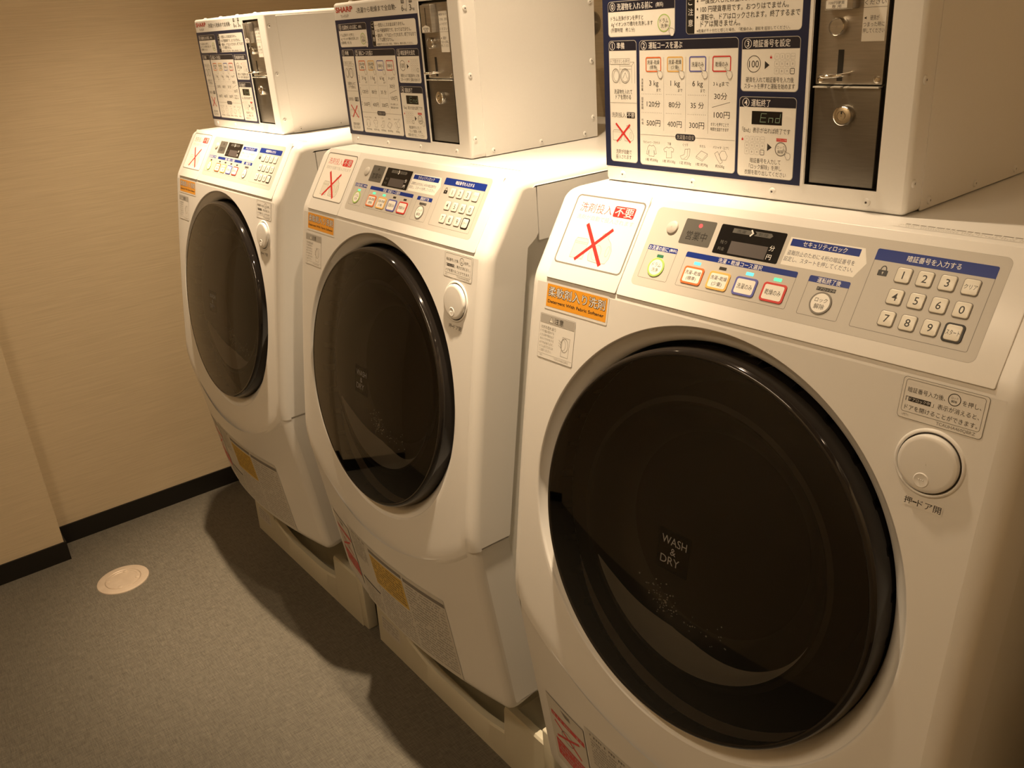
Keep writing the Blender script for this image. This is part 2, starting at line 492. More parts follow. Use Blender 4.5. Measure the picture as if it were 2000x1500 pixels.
# floor cleanout cover
t = thing('floor_drain', 'round metal cleanout cover set in the grey floor near the left wall', 'floor drain', (-.866, -.633, ZF))
fr = Frame((0, 0, 0), (1, 0, 0), (0, 1, 0), (0, 0, 1))
RD = .083
mb = MB(); mb.lathe([(RD, 0), (RD - .001, .0025), (RD - .006, .004), (.0585, .004), (.0565, .002)], fr, 'bronze', 64)
mb.build('rim', t, True)
mb = MB(); mb.lathe([(.0560, .0015), (.0550, .0036), (.047, .0040), (.046, .0030), (.0005, .0030)], fr, 'bronze', 64)
for a in range(4):
    an = PI / 4 + a * PI / 2 + .35
    f2 = fr.shifted(.047 * math.cos(an), .047 * math.sin(an), .003)
    mb.lathe([(.0085, 0), (.0080, .0014), (.006, .0022), (.0005, .0024)], f2, 'bronze', 16)
mb.build('cover_plate', t, True)

# ---------------------------------------------------------------- washing machine
XL, XRt = -.004, .740
RB = .022
A_, B_ = -.0737, .6576                      # slanted control face: y = A_ + B_ * z
def qy(z):                                  # upper front, slightly convex
    z0, y0, z1, y1, z2, y2 = -.127, -.1555, -.2153, -.1728, -.70, -.249
    return (y0 * (z - z1) * (z - z2) / ((z0 - z1) * (z0 - z2)) + y1 * (z - z0) * (z - z2) / ((z1 - z0) * (z1 - z2))
            + y2 * (z - z0) * (z - z1) / ((z2 - z0) * (z2 - z1)))
def py(z): return -.245 + .1256 * (-.69 - z)  # lower front, leaning back
def smax(a, c, w):
    h = max(w - abs(a - c), 0) / w
    return max(a, c) + h * h * w * .25
def bow(x): return .038 * max(0.0, 1 - ((x - .368) / .350) ** 2)   # the lower front bulges in the middle
def lowy(x, z): return py(z) - bow(x)
def ledge(x): return .0055 * min(1.0, max(0.0, abs(x - .368) - .05) / .20) * min(1.0, max(0.0, .350 - abs(x - .368)) / .014)
ACX, ACZ, ACR = .368, -.267, .5525           # arc of the lip between upper and lower front
def fy(x, z):                               # upper shell surface
    cw = max(0.0, 1 - abs(x - .368) / .36)
    return smax(qy(z), lowy(x, z) - ledge(x), .008 + .012 * cw)

def bez(p0, p1, p2, n):
    return [((1 - t) ** 2 * p0[0] + 2 * t * (1 - t) * p1[0] + t * t * p2[0], (1 - t) ** 2 * p0[1] + 2 * t * (1 - t) * p1[1] + t * t * p2[1])
            for t in [i / n for i in range(n + 1)]]
def slant(z): return (A_ + B_ * z, z)
TOP_PROF = [(.60, 0.0), (-.038, 0.0)] + bez((-.048, 0), (A_, 0), slant(-.014), 7)
PROF = list(TOP_PROF) + [slant(z) for z in (-.03, -.06, -.09)]
PROF += bez(slant(-.113), (-.1540, -.1225), (qy(-.136), -.136), 5)
PROF += [(qy(z), z) for z in (-.18, -.24, -.32, -.40, -.48, -.56, -.62, -.655)]
PROF += [(smax(qy(z), py(z), .008), z) for z in (-.672, -.680, -.686, -.692, -.700, -.708, -.72)]
PROF += [(py(z), z) for z in (-.80, -.90, -1.0, -1.08)]
PROF += bez((py(-1.105), -1.105), (py(-1.138) + .002, -1.136), (-.150, -1.128), 5)
PROF += [(-.10, -1.118)]

def prof_inset(w):
    out = []; n = len(PROF)
    for i, p in enumerate(PROF):
        a = Vector(PROF[max(i - 1, 0)]); c = Vector(PROF[min(i + 1, n - 1)])
        t = (c - a).normalized()
        nrm = Vector((-t.y, t.x))           # points inward for this ordering
        out.append((p[0] + nrm.x * w, p[1] + nrm.y * w))
    return out

_t = prof_inset(.01)
INS = 1.0 if _t[12][0] > PROF[12][0] else -1.0

def pfront(x, z, d): return (x, fy(x, z) - d, z)
NS = Vector((0, -math.cos(math.atan(B_)), math.sin(math.atan(B_))))
VS = Vector((0, math.sin(math.atan(B_)), math.cos(math.atan(B_))))
FP = Frame((0, A_, 0), (1, 0, 0), VS, NS)   # control face: v is minus the distance down the slope
def pslant(x, v, d): return FP.p(x, v, d)
def plow(x, z, d): return (x, lowy(x, z) - d, z)

DTH = math.radians(10.0)
FD = Frame((.365, -.221, -.4385), (1, 0, 0), (0, math.sin(DTH), math.cos(DTH)), (0, -math.cos(DTH), math.sin(DTH)))
RC = (.364, -.4418); RR = .310
def dome(r): return .021 * (1 - (r / .277) ** 2)

def build_washer(label, loc, rz):
    W = thing('washing_machine', label, 'washing machine', loc, rz, 'coin laundry machines')
    # ---- body: top, slanted base, rounded flanks, sides, back
    mb = MB()
    i_slant = len(TOP_PROF) + 3
    rows = [[(XL + RB, y, z) for y, z in PROF[:i_slant + 6]], [(XRt - RB, y, z) for y, z in PROF[:i_slant + 6]]]
    mb.grid(rows, 'white')
    ns = 6
    STEP = .0035
    def flank(sgn):
        rows = []
        for j in range(ns + 1):
            t = .5 * PI * j / ns
            ins = prof_inset(INS * RB * (1 - math.cos(t)))
            x = (XRt - RB + RB * math.sin(t)) if sgn > 0 else (XL + RB - RB * math.sin(t))
            rows.append([(x, y, z) for y, z in ins])
        if sgn < 0: rows = rows[::-1]
        kz = [i for i, (y, z) in enumerate(PROF) if z > -.690 or y > .1][-1] + 1
        kz = [i for i, (y, z) in enumerate(PROF) if z <= -.691][0]
        mb.grid([r[:kz + 1] for r in rows], 'white')
        # below the lip the flank steps in a little
        def stepped(p):
            w = (p[0] - (XRt - RB)) / RB if sgn > 0 else (XL + RB - p[0]) / RB
            w = max(0, min(1, w * 1.6))
            return (p[0] - sgn * STEP * w, p[1] + .0015 * w, p[2])
        low = [[stepped(p) for p in r[kz:]] for r in rows]
        mb.grid(low, 'white')
        lipa = [r[kz] for r in rows]; lipb = [q[0] for q in low]
        mb.grid([lipb, lipa] if sgn > 0 else [lipa, lipb], 'white')
        edge = prof_inset(INS * RB)
        xs = XRt if sgn > 0 else XL
        xi = xs - sgn * .0055
        # band of the plastic shell on the side, down to the seam
        def seam(z):
            if z > -.100: return -.037
            if z > -.124: return -.037 - .026 * (1 - math.cos((-.100 - z) / .024 * .5 * PI))
            if z > -.70: return -.063 - (-.124 - z) / .565 * .091
            return -.1545 + (-.70 - z) / .42 * .045
        ed = [(y, z) for y, z in edge if z > -1.115 and y < seam(z)]
        for (y0, z0), (y1, z1) in zip(ed, ed[1:]):
            sub = 6 if z0 > -.16 else 1
            for q in range(sub):
                a0 = q / sub; a1 = (q + 1) / sub
                ya, za = y0 + (y1 - y0) * a0, z0 + (z1 - z0) * a0
                yb, zb = y0 + (y1 - y0) * a1, z0 + (z1 - z0) * a1
                if zb < -.690 and za > -.6915: za = min(za, -.692)
                x_up, xs = xs, (xs - sgn * STEP if zb < -.6905 else xs)
                pts = [(xs, ya, za), (xs, yb, zb), (xs, seam(zb), zb), (xs, seam(za), za)]
                mb.face(pts if sgn > 0 else pts[::-1], 'white')
                pts = [(xs, seam(za), za), (xs, seam(zb), zb), (xi, seam(zb) + .0008, zb), (xi, seam(za) + .0008, za)]
                mb.face(pts if sgn > 0 else pts[::-1], 'white')
                xs = x_up
        # top unit behind the seam on the side
        z0 = -RB + .0004
        xs = xs + sgn * .00006
        pts = [(xs, -.0345, z0), (xs, -.0345, -.1165), (xs, .60, -.1165), (xs, .60, z0)]
        mb.face(pts if sgn > 0 else pts[::-1], 'white')
        pts = [(xs, -.0345, -.1165), (xi, -.0345, -.1165), (xi, .60, -.1165), (xs, .60, -.1165)]
        mb.face(pts if sgn > 0 else pts[::-1], 'white')
        pts = [(xs, -.0345, z0), (xi, -.0345, z0), (xi, -.0345, -.1165), (xs, -.0345, -.1165)]
        mb.face(pts if sgn > 0 else pts[::-1], 'white')
    flank(1); flank(-1)
    mb.build('body', W, True, math.radians(35))
    # steel cabinet behind
    mb = MB()
    core = [(.60, -.012)] + [p for p in prof_inset(INS * .024)[1:]][:-1] + [(-.05, -1.122), (.60, -1.122)]
    core = [(y, z) for y, z in core]
    for xs, fl in ((XRt - .0055, 1), (XL + .0055, -1)):
        pts = [(xs, y, z) for y, z in core]
        mb.face(pts[::-1] if fl > 0 else pts, 'cabinet')
    n = len(core)
    for i in list(range(n - 3, n)):
        (y0, z0), (y1, z1) = core[i], core[(i + 1) % n]
        mb.face([(XL + .0055, y0, z0), (XRt - .0055, y0, z0), (XRt - .0055, y1, z1), (XL + .0055, y1, z1)], 'cabinet')
    mb.build('cabinet', W)
    # feet
    for fx in (.07, .66):
        for fyy in (.0, .52):
            mb = MB(); mb.lathe([(.028, 0), (.028, .10), (.032, .10), (.032, .135), (.026, .135), (.001, .135)], Frame((fx, fyy, -1.12), (1, 0, 0), (0, -1, 0), (0, 0, -1)), 'blackp', 20)
            mb.build('foot', W, True)
    # ---- upper front shell with the round dish
    mb = MB()
    x0, x1 = XL + RB, XRt - RB
    za, zr = -.1300, ACR
    cx, cz = RC
    angs = sorted(set([2 * PI * i / 180 for i in range(180)] + [math.atan2(za - cz, x1 - cx), math.atan2(za - cz, x0 - cx),
            math.atan2(-math.sqrt(zr ** 2 - (x1 - ACX) ** 2) + ACZ - cz, x1 - cx) % (2 * PI), math.atan2(-math.sqrt(zr ** 2 - (x0 - ACX) ** 2) + ACZ - cz, x0 - cx) % (2 * PI)]))
    def bound(a):
        c, s = math.cos(a), math.sin(a); t = 9
        if c > 1e-6: t = min(t, (x1 - cx) / c)
        if c < -1e-6: t = min(t, (x0 - cx) / c)
        if s > 1e-6: t = min(t, (za - cz) / s)
        if s < 0:
            dx, dz = cx - ACX, cz - ACZ
            bq = dx * c + dz * s; cq = dx * dx + dz * dz - zr * zr
            t = min(t, -bq + math.sqrt(bq * bq - cq))
        return t
    rows = []
    NR = 12
    for j in range(NR + 1):
        row = []
        for a in angs:
            ti = RR; to = bound(a)
            c, s = math.cos(a), math.sin(a)
            u = j / NR
            xi_, zi_ = cx + RR * c, cz + RR * .987 * s
            xo_, zo_ = cx + to * c, cz + to * s
            x = xi_ + (xo_ - xi_) * u; z = zi_ + (zo_ - zi_) * u
            dr = math.hypot(x - ACX, z - ACZ)
            y = fy(x, z)
            row.append((x, y, z))
        rows.append(row)
    # chamfered lip that turns in towards the lower panel
    for q, dpt in ((.25, .0), (1.0, 1.0)):
        row = []
        for p, a in zip(rows[NR], angs):
            x, z = p[0], p[2]
            on = math.sin(a) < 0 and abs(math.hypot(x - ACX, z - ACZ) - ACR) < 1e-4 and x0 + .001 < x < x1 - .001
            if on:
                ex, ez = (x - ACX) / ACR, (z - ACZ) / ACR
                lw = .0165 * min(1.0, max(.12, abs(x - ACX) - .06) / .16)
                x2, z2 = x + ex * lw * q * .2, z + ez * lw * q
                x2 = max(x0, min(x1, x2))
                row.append((x2, fy(x2, z2) * (1 - dpt) + (lowy(x2, z2) + .0012) * dpt, z2))
            else: row.append(p)
        rows.append(row)
    outer = rows[-1]
    mb.grid(rows[::-1], 'white', closed=True)
    # rolled lip of the dish and its wall
    dish = []
    for (dr, dd) in ((0, 0), (.0012, .0006), (.0024, .0022), (.0032, .0045), (.010, .0105), (.017, .0165), (.0235, .0215), (.0264, .0260), (.0270, .050)):
        row = []
        for a in angs:
            c, s = math.cos(a), math.sin(a); r = RR - dr
            x, z = cx + r * c, cz + r * .987 * s
            xx, zz = cx + RR * c, cz + RR * .987 * s
            y = fy(xx, zz) * (1 - min(1, dr / .02)) + qy(z) * min(1, dr / .02) if False else fy(xx, zz)
            flat = -.2115 - .1763 * (-.4418 - z) * 1.0
            w = min(1, dr / .0225)
            row.append((x, (y * (1 - w) + flat * w) + dd, z))
        dish.append(row)
    mb.grid(dish, 'white', closed=True)
    mb.build('front_shell', W, True, math.radians(30))
    # ---- lower front panel
    mb = MB(); rows = []
    nx = 48
    for i in range(nx + 1):
        x = x0 + (x1 - x0) * i / nx
        zt = ACZ - math.sqrt(zr ** 2 - (x - ACX) ** 2) + .004
        row = []
        zs = [zt + (-1.105 - zt) * k / 14 for k in range(15)]
        for z in zs: row.append((x, lowy(x, z) if z < -.70 else smax(qy(z), lowy(x, z), .008) + .001, z))
        for (y, z) in bez((py(-1.105), -1.105), (py(-1.138) + .002, -1.136), (-.150, -1.128), 5)[1:]: row.append((x, y - bow(x), z))
        row.append((x, -.10, -1.118))
        rows.append(row)
    mb.grid(rows[::-1], 'white')
    mb.build('lower_panel', W, True, math.radians(30))
    # ---- door
    D = MB()
    D.lathe([(.2690, .0002), (.2700, .0010), (.2715, .0016), (.2735, .0014), (.2750, .0006), (.2768, -.0010), (.2782, -.0040), (.2793, -.0090),
             (.2801, -.0160), (.2806, -.0240), (.2806, -.060)], FD, 'blackgloss', 160)
    D.lathe([(.2806, -.060), (.24, -.075), (.22, -.115), (.10, -.135), (.0005, -.135)], FD, 'inner', 96)
    Dm = D.build('door', W, True, math.radians(50))
    G = MB()
    G.lathe([(.0005, .021)] + [(r, dome(r)) for r in [i * .2705 / 30 for i in range(1, 31)]], FD, 'glass', 128)
    for f_ in G.f: f_.reverse()
    go = G.build('door_glass', Dm, True)
    Bw = MB()
    Bw.lathe([(.212, -.024), (.204, -.023), (.200, -.026), (.192, -.040), (.178, -.058), (.160, -.072), (.152, -.074)], FD, 'bowl', 96)
    Bw.lathe([(.152, -.074), (.147, -.078), (.10, -.085), (.0005, -.088)], FD, 'inner', 96)
    Bw.build('inner_bowl', Dm, True)
    # light streak along the bottom of the bowl, painted as a pale crescent
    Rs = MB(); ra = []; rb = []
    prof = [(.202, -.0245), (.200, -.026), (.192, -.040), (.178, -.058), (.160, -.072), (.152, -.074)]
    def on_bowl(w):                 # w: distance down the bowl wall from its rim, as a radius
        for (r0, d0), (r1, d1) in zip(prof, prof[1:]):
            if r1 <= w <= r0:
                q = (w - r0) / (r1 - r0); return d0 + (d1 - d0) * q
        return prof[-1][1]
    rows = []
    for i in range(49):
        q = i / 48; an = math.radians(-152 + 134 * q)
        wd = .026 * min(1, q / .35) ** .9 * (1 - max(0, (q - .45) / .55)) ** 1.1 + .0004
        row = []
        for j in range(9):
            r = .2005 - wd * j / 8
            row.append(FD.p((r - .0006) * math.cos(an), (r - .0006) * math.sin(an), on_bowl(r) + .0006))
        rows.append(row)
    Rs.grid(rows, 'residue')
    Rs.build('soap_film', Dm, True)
    # beads of condensation on the inside of the bowl
    Dr = MB(); rnd = random.Random(7)
    for q in range(95):
        if q < 70: r = rnd.gauss(.150, .010); an = math.radians(rnd.gauss(-118, 7))
        else: r = rnd.uniform(.13, .17); an = math.radians(rnd.uniform(-125, -70))
        s = rnd.uniform(.0006, .0016) if q else .0022
        f2 = FD.shifted(r * math.cos(an), r * math.sin(an), -.060)
        Dr.lathe([(s, 0), (s * .85, s * .5), (s * .5, s * .8), (s * .05, s * .95)], f2, 'drop', 7)
    dro = Dr.build('condensation', Dm, True); dro['kind'] = 'stuff'
    p = Pr()
    p.rr(-.027, -.030, .027, .030, .001, 'film', 1)
    p.text('WASH', -.0215, .0215, .0155, .0118, 'doorink', 2)
    p.text('&', None, 0, .0005, .0105, 'doorink', 2)
    p.text('DRY', -.0205, .0125, -.0140, .0118, 'doorink', 2)
    def pdoor(x, y, d): return FD.p(x, y, dome(math.hypot(x, y)) + d)
    p.build('door_lettering', pdoor, Dm, .0002)
    # ---- slanted face: lid of the detergent tray and control panel
    H1 = .0011
    def vv(s): return -s
    mb = MB()
    slab(mb, rr_pts(.0365, -.1462, .1832, .0030, .002, 2), pslant, .0, H1 + .0006, 'white', .0009)
    flap = mb.build('detergent_flap', W, True)
    p = Pr()
    x0s, x1s, t0, t1 = .0392, .1795, -.0076, -.1200
    p.rr(x0s, t1, x1s, t0, .0075, 'greyink', 1)
    p.rr(x0s + .0024, t1 + .0024, x1s - .0024, t0 - .0024, .0055, 'paper', 2)
    p.text('洗剤投入', .0535, .1200, -.0268, .0150, 'red', 3, -.006)
    p.rr(.1230, -.0354, .1640, -.0182, .003, 'red', 3)
    [p.text('不要', .1258 + q, .1613 + q, -.0268, .0140, 'whiteink', 4) for q in (-.0002, .0002)]
    p.text('洗剤が自動で投入されます', .0530, .1690, -.0424, .0078, 'lightink', 3, -.004)
    # carton and bottle
    p.poly([(.0690, -.1075), (.0690, -.0800), (.0715, -.0755), (.0930, -.0755), (.0960, -.0795), (.0960, -.1075)], 'pict', 3)
    p.line([(.0690, -.1075), (.0690, -.0800), (.0715, -.0755), (.0930, -.0755), (.0960, -.0795), (.0960, -.1075)], .0006, 'greyink', 4, True)
    p.line([(.0690, -.0815), (.0960, -.0815)], .0004, 'greyink', 4)
    p.line([(.0700, -.0840), (.0950, -.0840)], .0004, 'greyink', 4)
    bot = [(.1085, -.1075), (.1050, -.1000), (.1060, -.0900), (.1110, -.0800), (.1185, -.0725), (.1200, -.0680), (.1195, -.0640), (.1290, -.0600), (.1325, -.0650),
           (.1320, -.0690), (.1410, -.0760), (.1470, -.0870), (.1470, -.0990), (.1430, -.1070), (.1300, -.1090)]
    p.poly(bot, 'pict', 3); p.line(bot, .0006, 'greyink', 4, True)
    p.ello(.1395, -.0885, .0035, .0085, .0005, 'greyink', 4, 20)
    p.ello(.1190, -.0935, .0090, .0120, .0005, 'greyink', 4, 20)
    p.line([(.0830, -.0545), (.1325, -.1095)], .0062, 'red', 5)
    p.line([(.1335, -.0565), (.0825, -.1080)], .0055, 'red', 5.3)
    p.build('notice_sticker', pslant, flap, H1 + .0007)
    # control panel plate
    mb = MB()
    slab(mb, rr_pts(.1846, -.1462, .7040, .0030, .002, 2), pslant, .0, H1, 'white', .0009)
    cp = mb.build('control_panel', W, True)
    base = H1
    p = Pr()
    p.rr(.2022, -.1262, .6767, -.0096, .008, 'lightink', 1)
    p.rr(.2027, -.1257, .6762, -.0101, .0076, 'grey', 2)
    K = 4
    # free drum rinse box
    def frame_box(x0, s0, x1, s1, hd, w=.0006, col='greyink'):
        p.rro(x0, -s1, x1, -s0, .0022, w, col, 3)
        p.rr(x0, -hd, x1, -s0, .0022, 'blue', 4, (0, 0, 1, 1))
    frame_box(.2104, .0650, .2622, .1140, .0725)
    p.text('お洗濯の前に', .2115, .2460, -.0688, .0064, 'whiteink', 5, .015)
    p.text('(無料)', .2480, .2612, -.0690, .0052, 'whiteink', 5, .01)
    frame_box(.2780, .0654, .4485, .1140, .0729)
    p.text('洗濯・乾燥コース選択', .3310, .3985, -.0693, .0064, 'whiteink', 5, .012)
    frame_box(.4648, .0660, .5176, .1150, .0738)
    p.text('運転終了後', .4760, .5065, -.0700, .0066, 'whiteink', 5, .012)
    p.rect(.4790, -.0824, .5036, -.0778, 'black', 4)
    p.text('ドアロック中', .4800, .5026, -.0801, .0036, 'lightink', 5, .01)
    frame_box(.5337, .0210, .6660, .1160, .0346)
    p.text('暗証番号を入力する', .5700, .6290, -.0276, .0072, 'whiteink', 5, .008)
    # security note, an arrow shaped white plate
    arrow = [(.4215, -.0596), (.4225, -.0232), (.5150, -.0232), (.5215, -.0245), (.5262, -.0410), (.5172, -.0600)]
    arrow = [(.4205, -.0598), (.4212, -.0236), (.5190, -.0236), (.5268, -.0412), (.5170, -.0598)]
    p.poly(arrow, 'paper', 4)
    p.rect(.4240, -.0346, .5152, -.0254, 'blue', 5)
    p.text('セキュリティロック', .4405, .4985, -.0299, .0066, 'whiteink', 6, .004)
    p.text('盗難防止のために４桁の暗証番号を', .4240, .5132, -.0432, .0062, 'navy', 5, -.004)
    p.text('設定し、スタートを押してください。', .4220, .5140, -.0513, .0062, 'navy', 5, -.004)
    # padlock
    p.rr(.5432, -.0520, .5545, -.0452, .0008, 'black', 4)
    p.ello(.5488, -.0455, .0038, .0058, .0012, 'black', 4, 16, 0, PI)
    p.ell(.5488, -.0480, .0010, .0010, 'grey', 5, 10); p.rect(.5484, -.0502, .5492, -.0484, 'grey', 5)
    # status plate
    p.rr(.2570, -.0562, .3082, -.0200, .0022, 'statusg', 4)
    p.text('営業中', .2655, .3000, -.0430, .0128, 'black', 5, .004)
    p.build('membrane', pslant, cp, base)
    # raised sensor bump
    mb = MB()
    mb.lathe([(.0098, 0), (.0088, .0016), (.0060, .0027), (.0005, .0031)], Frame(FP.p(.2386, -.0365, base + .0005), FP.u, FP.v, FP.n), 'grey', 28)
    mb.build('sensor_bump', cp, True)
    # display window
    p = Pr()
    p.rr(.3162, -.0611, .4152, -.0203, .0022, 'screen', 3)
    p.poly([(.3360, -.0300), (.3362, -.0238), (.3630, -.0238), (.3665, -.0269), (.3630, -.0300)], 'stripg', 4)
    p.poly([(.3690, -.0300), (.3725, -.0269), (.3690, -.0238), (.3935, -.0238), (.3965, -.0269), (.3935, -.0300)], 'stripg', 4)
    p.text('洗濯', .3420, .3560, -.0269, .0046, 'black', 5); p.text('乾燥', .3755, .3895, -.0269, .0046, 'black', 5)
    p.line([(.3640, -.0236), (.3668, -.0270), (.3640, -.0305)], .0020, 'whiteink', 5)
    p.rect(.3395, -.0584, .3955, -.0412, 'screen2', 4)
    p.text('残り', .3232, .3335, -.0445, .0050, 'stripg', 4); p.text('料金', .3228, .3330, -.0535, .0050, 'stripg', 4)
    p.text('分', .3975, .4050, -.0422, .0072, 'whiteink', 5, .01); p.text('円', .3975, .4045, -.0540, .0066, 'whiteink', 5, .01)
    p.build('display', pslant, cp, base)
    # course buttons
    COURSE = [(.3007, 'orangeb', '洗濯~乾燥', '(標準)'), (.3427, 'yellowb', '洗濯~乾燥', '(少量)'), (.3842, 'blueb', '洗濯のみ', None), (.4258, 'redb', '乾燥のみ', None)]
    hb = .0014
    for cxb, colr, t1_, t2_ in COURSE:
        mb = MB()
        slab(mb, rr_pts(cxb - .0165, -.1092, cxb + .0165, -.0846, .0042, 5), pslant, base, base + .0012, colr, .0004)
        bo_ = mb
        p = Pr()
        p.rr(cxb - .0137, -.1064, cxb + .0137, -.0874, .0025, 'paper', 1)
        if t2_:
            p.text(t1_, cxb - .0128, cxb + .0128, -.0932, .0058, 'ink', 2, .008); p.text(t2_, cxb - .0080, cxb + .0080, -.1014, .0066, 'ink', 2, .006)
        else: p.text(t1_, cxb - .0112, cxb + .0112, -.0969, .0072, 'ink', 2, .004)
        join_print(bo_, p, pslant, base + .0012)
        bo_.build('course_button', cp)
    mb = MB(); n = 40
    slab(mb, [(.2366 + .0140 * math.cos(2 * PI * i / n), -.0960 + .0140 * math.sin(2 * PI * i / n)) for i in range(n)], pslant, base, base + .0012, 'greenb', .0004)
    p = Pr(); p.ell(.2366, -.0960, .0112, .0112, 'paper', 1)
    p.text('ドラム', .2288, .2444, -.0925, .0058, 'ink', 2); p.text('洗浄', .2310, .2422, -.0998, .0058, 'ink', 2)
    join_print(mb, p, pslant, base + .0012); mb.build('drum_rinse_button', cp)
    mb = MB()
    slab(mb, [(.4908 + .0140 * math.cos(2 * PI * i / n), -.0972 + .0140 * math.sin(2 * PI * i / n)) for i in range(n)], pslant, base, base + .0012, 'greyink', .0004)
    p = Pr(); p.ell(.4908, -.0972, .0118, .0118, 'paper', 1)
    p.text('ロック', .4828, .4988, -.0938, .0058, 'ink', 2); p.text('解除', .4842, .4974, -.1016, .0066, 'ink', 2, .006)
    join_print(mb, p, pslant, base + .0012); mb.build('unlock_button', cp)
    # keypad
    KX = (.5730, .5971, .6216, .6460); KS = (.0476, .0732, .0988)
    KT = [['1', '2', '3', 'クリア'], ['4', '5', '6', '0'], ['7', '8', '9', 'スタート']]
    for r_ in range(3):
        for c_ in range(4):
            x, s, tx = KX[c_], KS[r_], KT[r_][c_]
            mb = MB()
            big = tx == 'スタート'
            hw, hh = (.0106, .0106) if big else (.0090, .0093)
            slab(mb, rr_pts(x - hw, -s - hh, x + hw, -s + hh, .0032 if not big else .0042, 5), pslant, base, base + .0009, 'black' if big else 'greyink', .0003)
            slab(mb, rr_pts(x - .0083, -s - .0086, x + .0083, -s + .0086, .0028, 5), pslant, base, base + .0016, 'keyw', .0009)
            p = Pr()
            if tx == 'クリア': p.text(tx, x - .0068, x + .0068, -s, .0052, 'ink', 1, .006)
            elif big: p.text(tx, x - .0070, x + .0070, -s, .0058, 'ink', 1, .006)
            else: p.text(tx, None, x, -s, .0088, 'ink', 1, .006)
            join_print(mb, p, pslant, base + .0016)
            mb.build('start_key' if big else 'key', cp, True, math.radians(40))
    # ---- stickers on the upper front
    def sticker(name, draw, f=pfront, off=.0003, par=W):
        p = Pr(); draw(p); p.EPS = .0003 if f is plow else .00008; return p.build(name, f, par, off)
    def d_orange(p):
        p.rr(.0385, -.1695, .1735, -.1275, .0025, 'clearlab', 1)
        p.rr(.0415, -.1655, .1705, -.1305, .0010, 'orange', 2)
        for ddx, ddz in ((-.0007, .0004), (.0007, -.0006), (.0007, .0004), (-.0007, -.0006)): p.text('柔軟剤入り洗剤', .0452 + ddx, .1668 + ddx, -.1416 + ddz, .0152, 'black', 3)
        p.text('柔軟剤入り洗剤', .0452, .1668, -.1416, .0152, 'whiteink', 4, .004)
        p.text('Detergent With Fabric Softener', .0450, .1660, -.1575, .0062, 'ink', 3, .018)
    sticker('softener_sticker', d_orange)
    def d_caution(p):
        p.rr(.0312, -.2480, .1108, -.1775, .0025, 'greyink', 1)
        p.rr(.0316, -.2476, .1104, -.1779, .0023, 'clearlab', 2)
        p.rect(.0325, -.1920, .1095, -.1785, 'lightink', 3)
        p.poly([(.0525, -.1895), (.0625, -.1895), (.0575, -.1800)], 'greyink', 4); p.poly([(.0537, -.1889), (.0613, -.1889), (.0575, -.1815)], 'paper', 5); p.rect(.0571, -.1868, .0579, -.1836, 'greyink', 6)
        p.text('注意', .0650, .0850, -.1852, .0092, 'ink', 4)
        p.text('けがの恐れあり', .0355, .0690, -.1985, .0056, 'greyink', 3)
        for i, tx in enumerate(['ドアを開け閉めする', 'ときは先や指をはさ', 'まないでけがをする', 'おそれがあります。', 'とくにお子さまには', 'ご注意ください。']):
            p.text(tx, .0345, .0660 if i < 5 else .0630, -.2050 - .0060 * i, .0042, 'greyink', 3, -.006)
        p.line([(.0860, -.2060), (.1020, -.2060), (.1000, -.2360), (.0840, -.2360)], .0004, 'greyink', 3, True)
        p.ello(.0910, -.2180, .0080, .0110, .0006, 'greyink', 3); p.ello(.0880, -.2180, .0055, .0085, .0004, 'greyink', 3)
        for q in (.0, .004, .008): p.line([(.0780, -.2120 - q), (.0835, -.2150 - q)], .0004, 'greyink', 3)
        p.line([(.0325, -.2405), (.1095, -.2405)], .0003, 'greyink', 3)
        p.text('>PET<', .0370, .0430, -.2435, .0028, 'lightink', 3); p.text('TCAUHA463QBRZ', .0700, .1020, -.2438, .0034, 'lightink', 3)
    sticker('caution_sticker', d_caution)
    def d_info(p):
        p.rr(.6133, -.1748, .7030, -.1298, .0040, 'greyink', 1)
        p.rr(.6138, -.1743, .7025, -.1303, .0037, 'clearlab', 2)
        p.rro(.6165, -.1676, .6995, -.1322, .0030, .0005, 'greyink', 3)
        p.text('暗証番号入力後、', .6200, .6600, -.1430, .0056, 'ink', 3)
        p.ello(.6690, -.1418, .0066, .0066, .0008, 'ink', 3); p.text('ロック', .6656, .6724, -.1402, .0024, 'greyink', 3); p.text('解除', .6660, .6720, -.1437, .0028, 'ink', 3, .01)
        p.text('を押し、', .6775, .6965, -.1428, .0056, 'ink', 3)
        p.text('「', .6195, .6220, -.1530, .0050, 'ink', 3); p.rect(.6225, -.1555, .6465, -.1505, 'ink', 3); p.text('ドアロック中', .6235, .6455, -.1530, .0036, 'clearlab', 4)
        p.text('」表示が消えると、', .6480, .6965, -.1530, .0056, 'ink', 3)
        p.text('ドアを開けることができます。', .6200, .6965, -.1622, .0056, 'ink', 3)
        p.text('>PET<', .6185, .6260, -.1708, .0030, 'lightink', 3); p.text('TCAUHA460QBRZ', .6560, .6960, -.1710, .0040, 'greyink', 3)
    sticker('instruction_sticker', d_info)
    # ---- door open button
    bf = Frame((.6580, fy(.658, -.2150), -.2150), (1, 0, 0), Vector((0, .19, .982)), Vector((0, -.982, .19)))
    mb = MB()
    mb.lathe([(.0385, -.0004), (.0372, .0016), (.0358, .0022), (.0345, .0016), (.0340, .0004)], bf, 'white', 56)
    mb.lathe([(.0345, .0005), (.0300, .0005)], bf, 'ledoff', 56)  # dark ring paints the shade inside the button gap
    rim = mb.build('button_surround', W, True)
    mb = MB()
    f3 = Frame(bf.o, bf.u, (Vector(bf.v) + Vector(bf.n) * .045).normalized(), (Vector(bf.n) - Vector(bf.v) * .045).normalized())
    mb.lathe([(.0322, -.004), (.0322, .0042), (.0316, .0060), (.0300, .0070), (.0270, .0073), (.0005, .0073)], f3, 'white', 56)
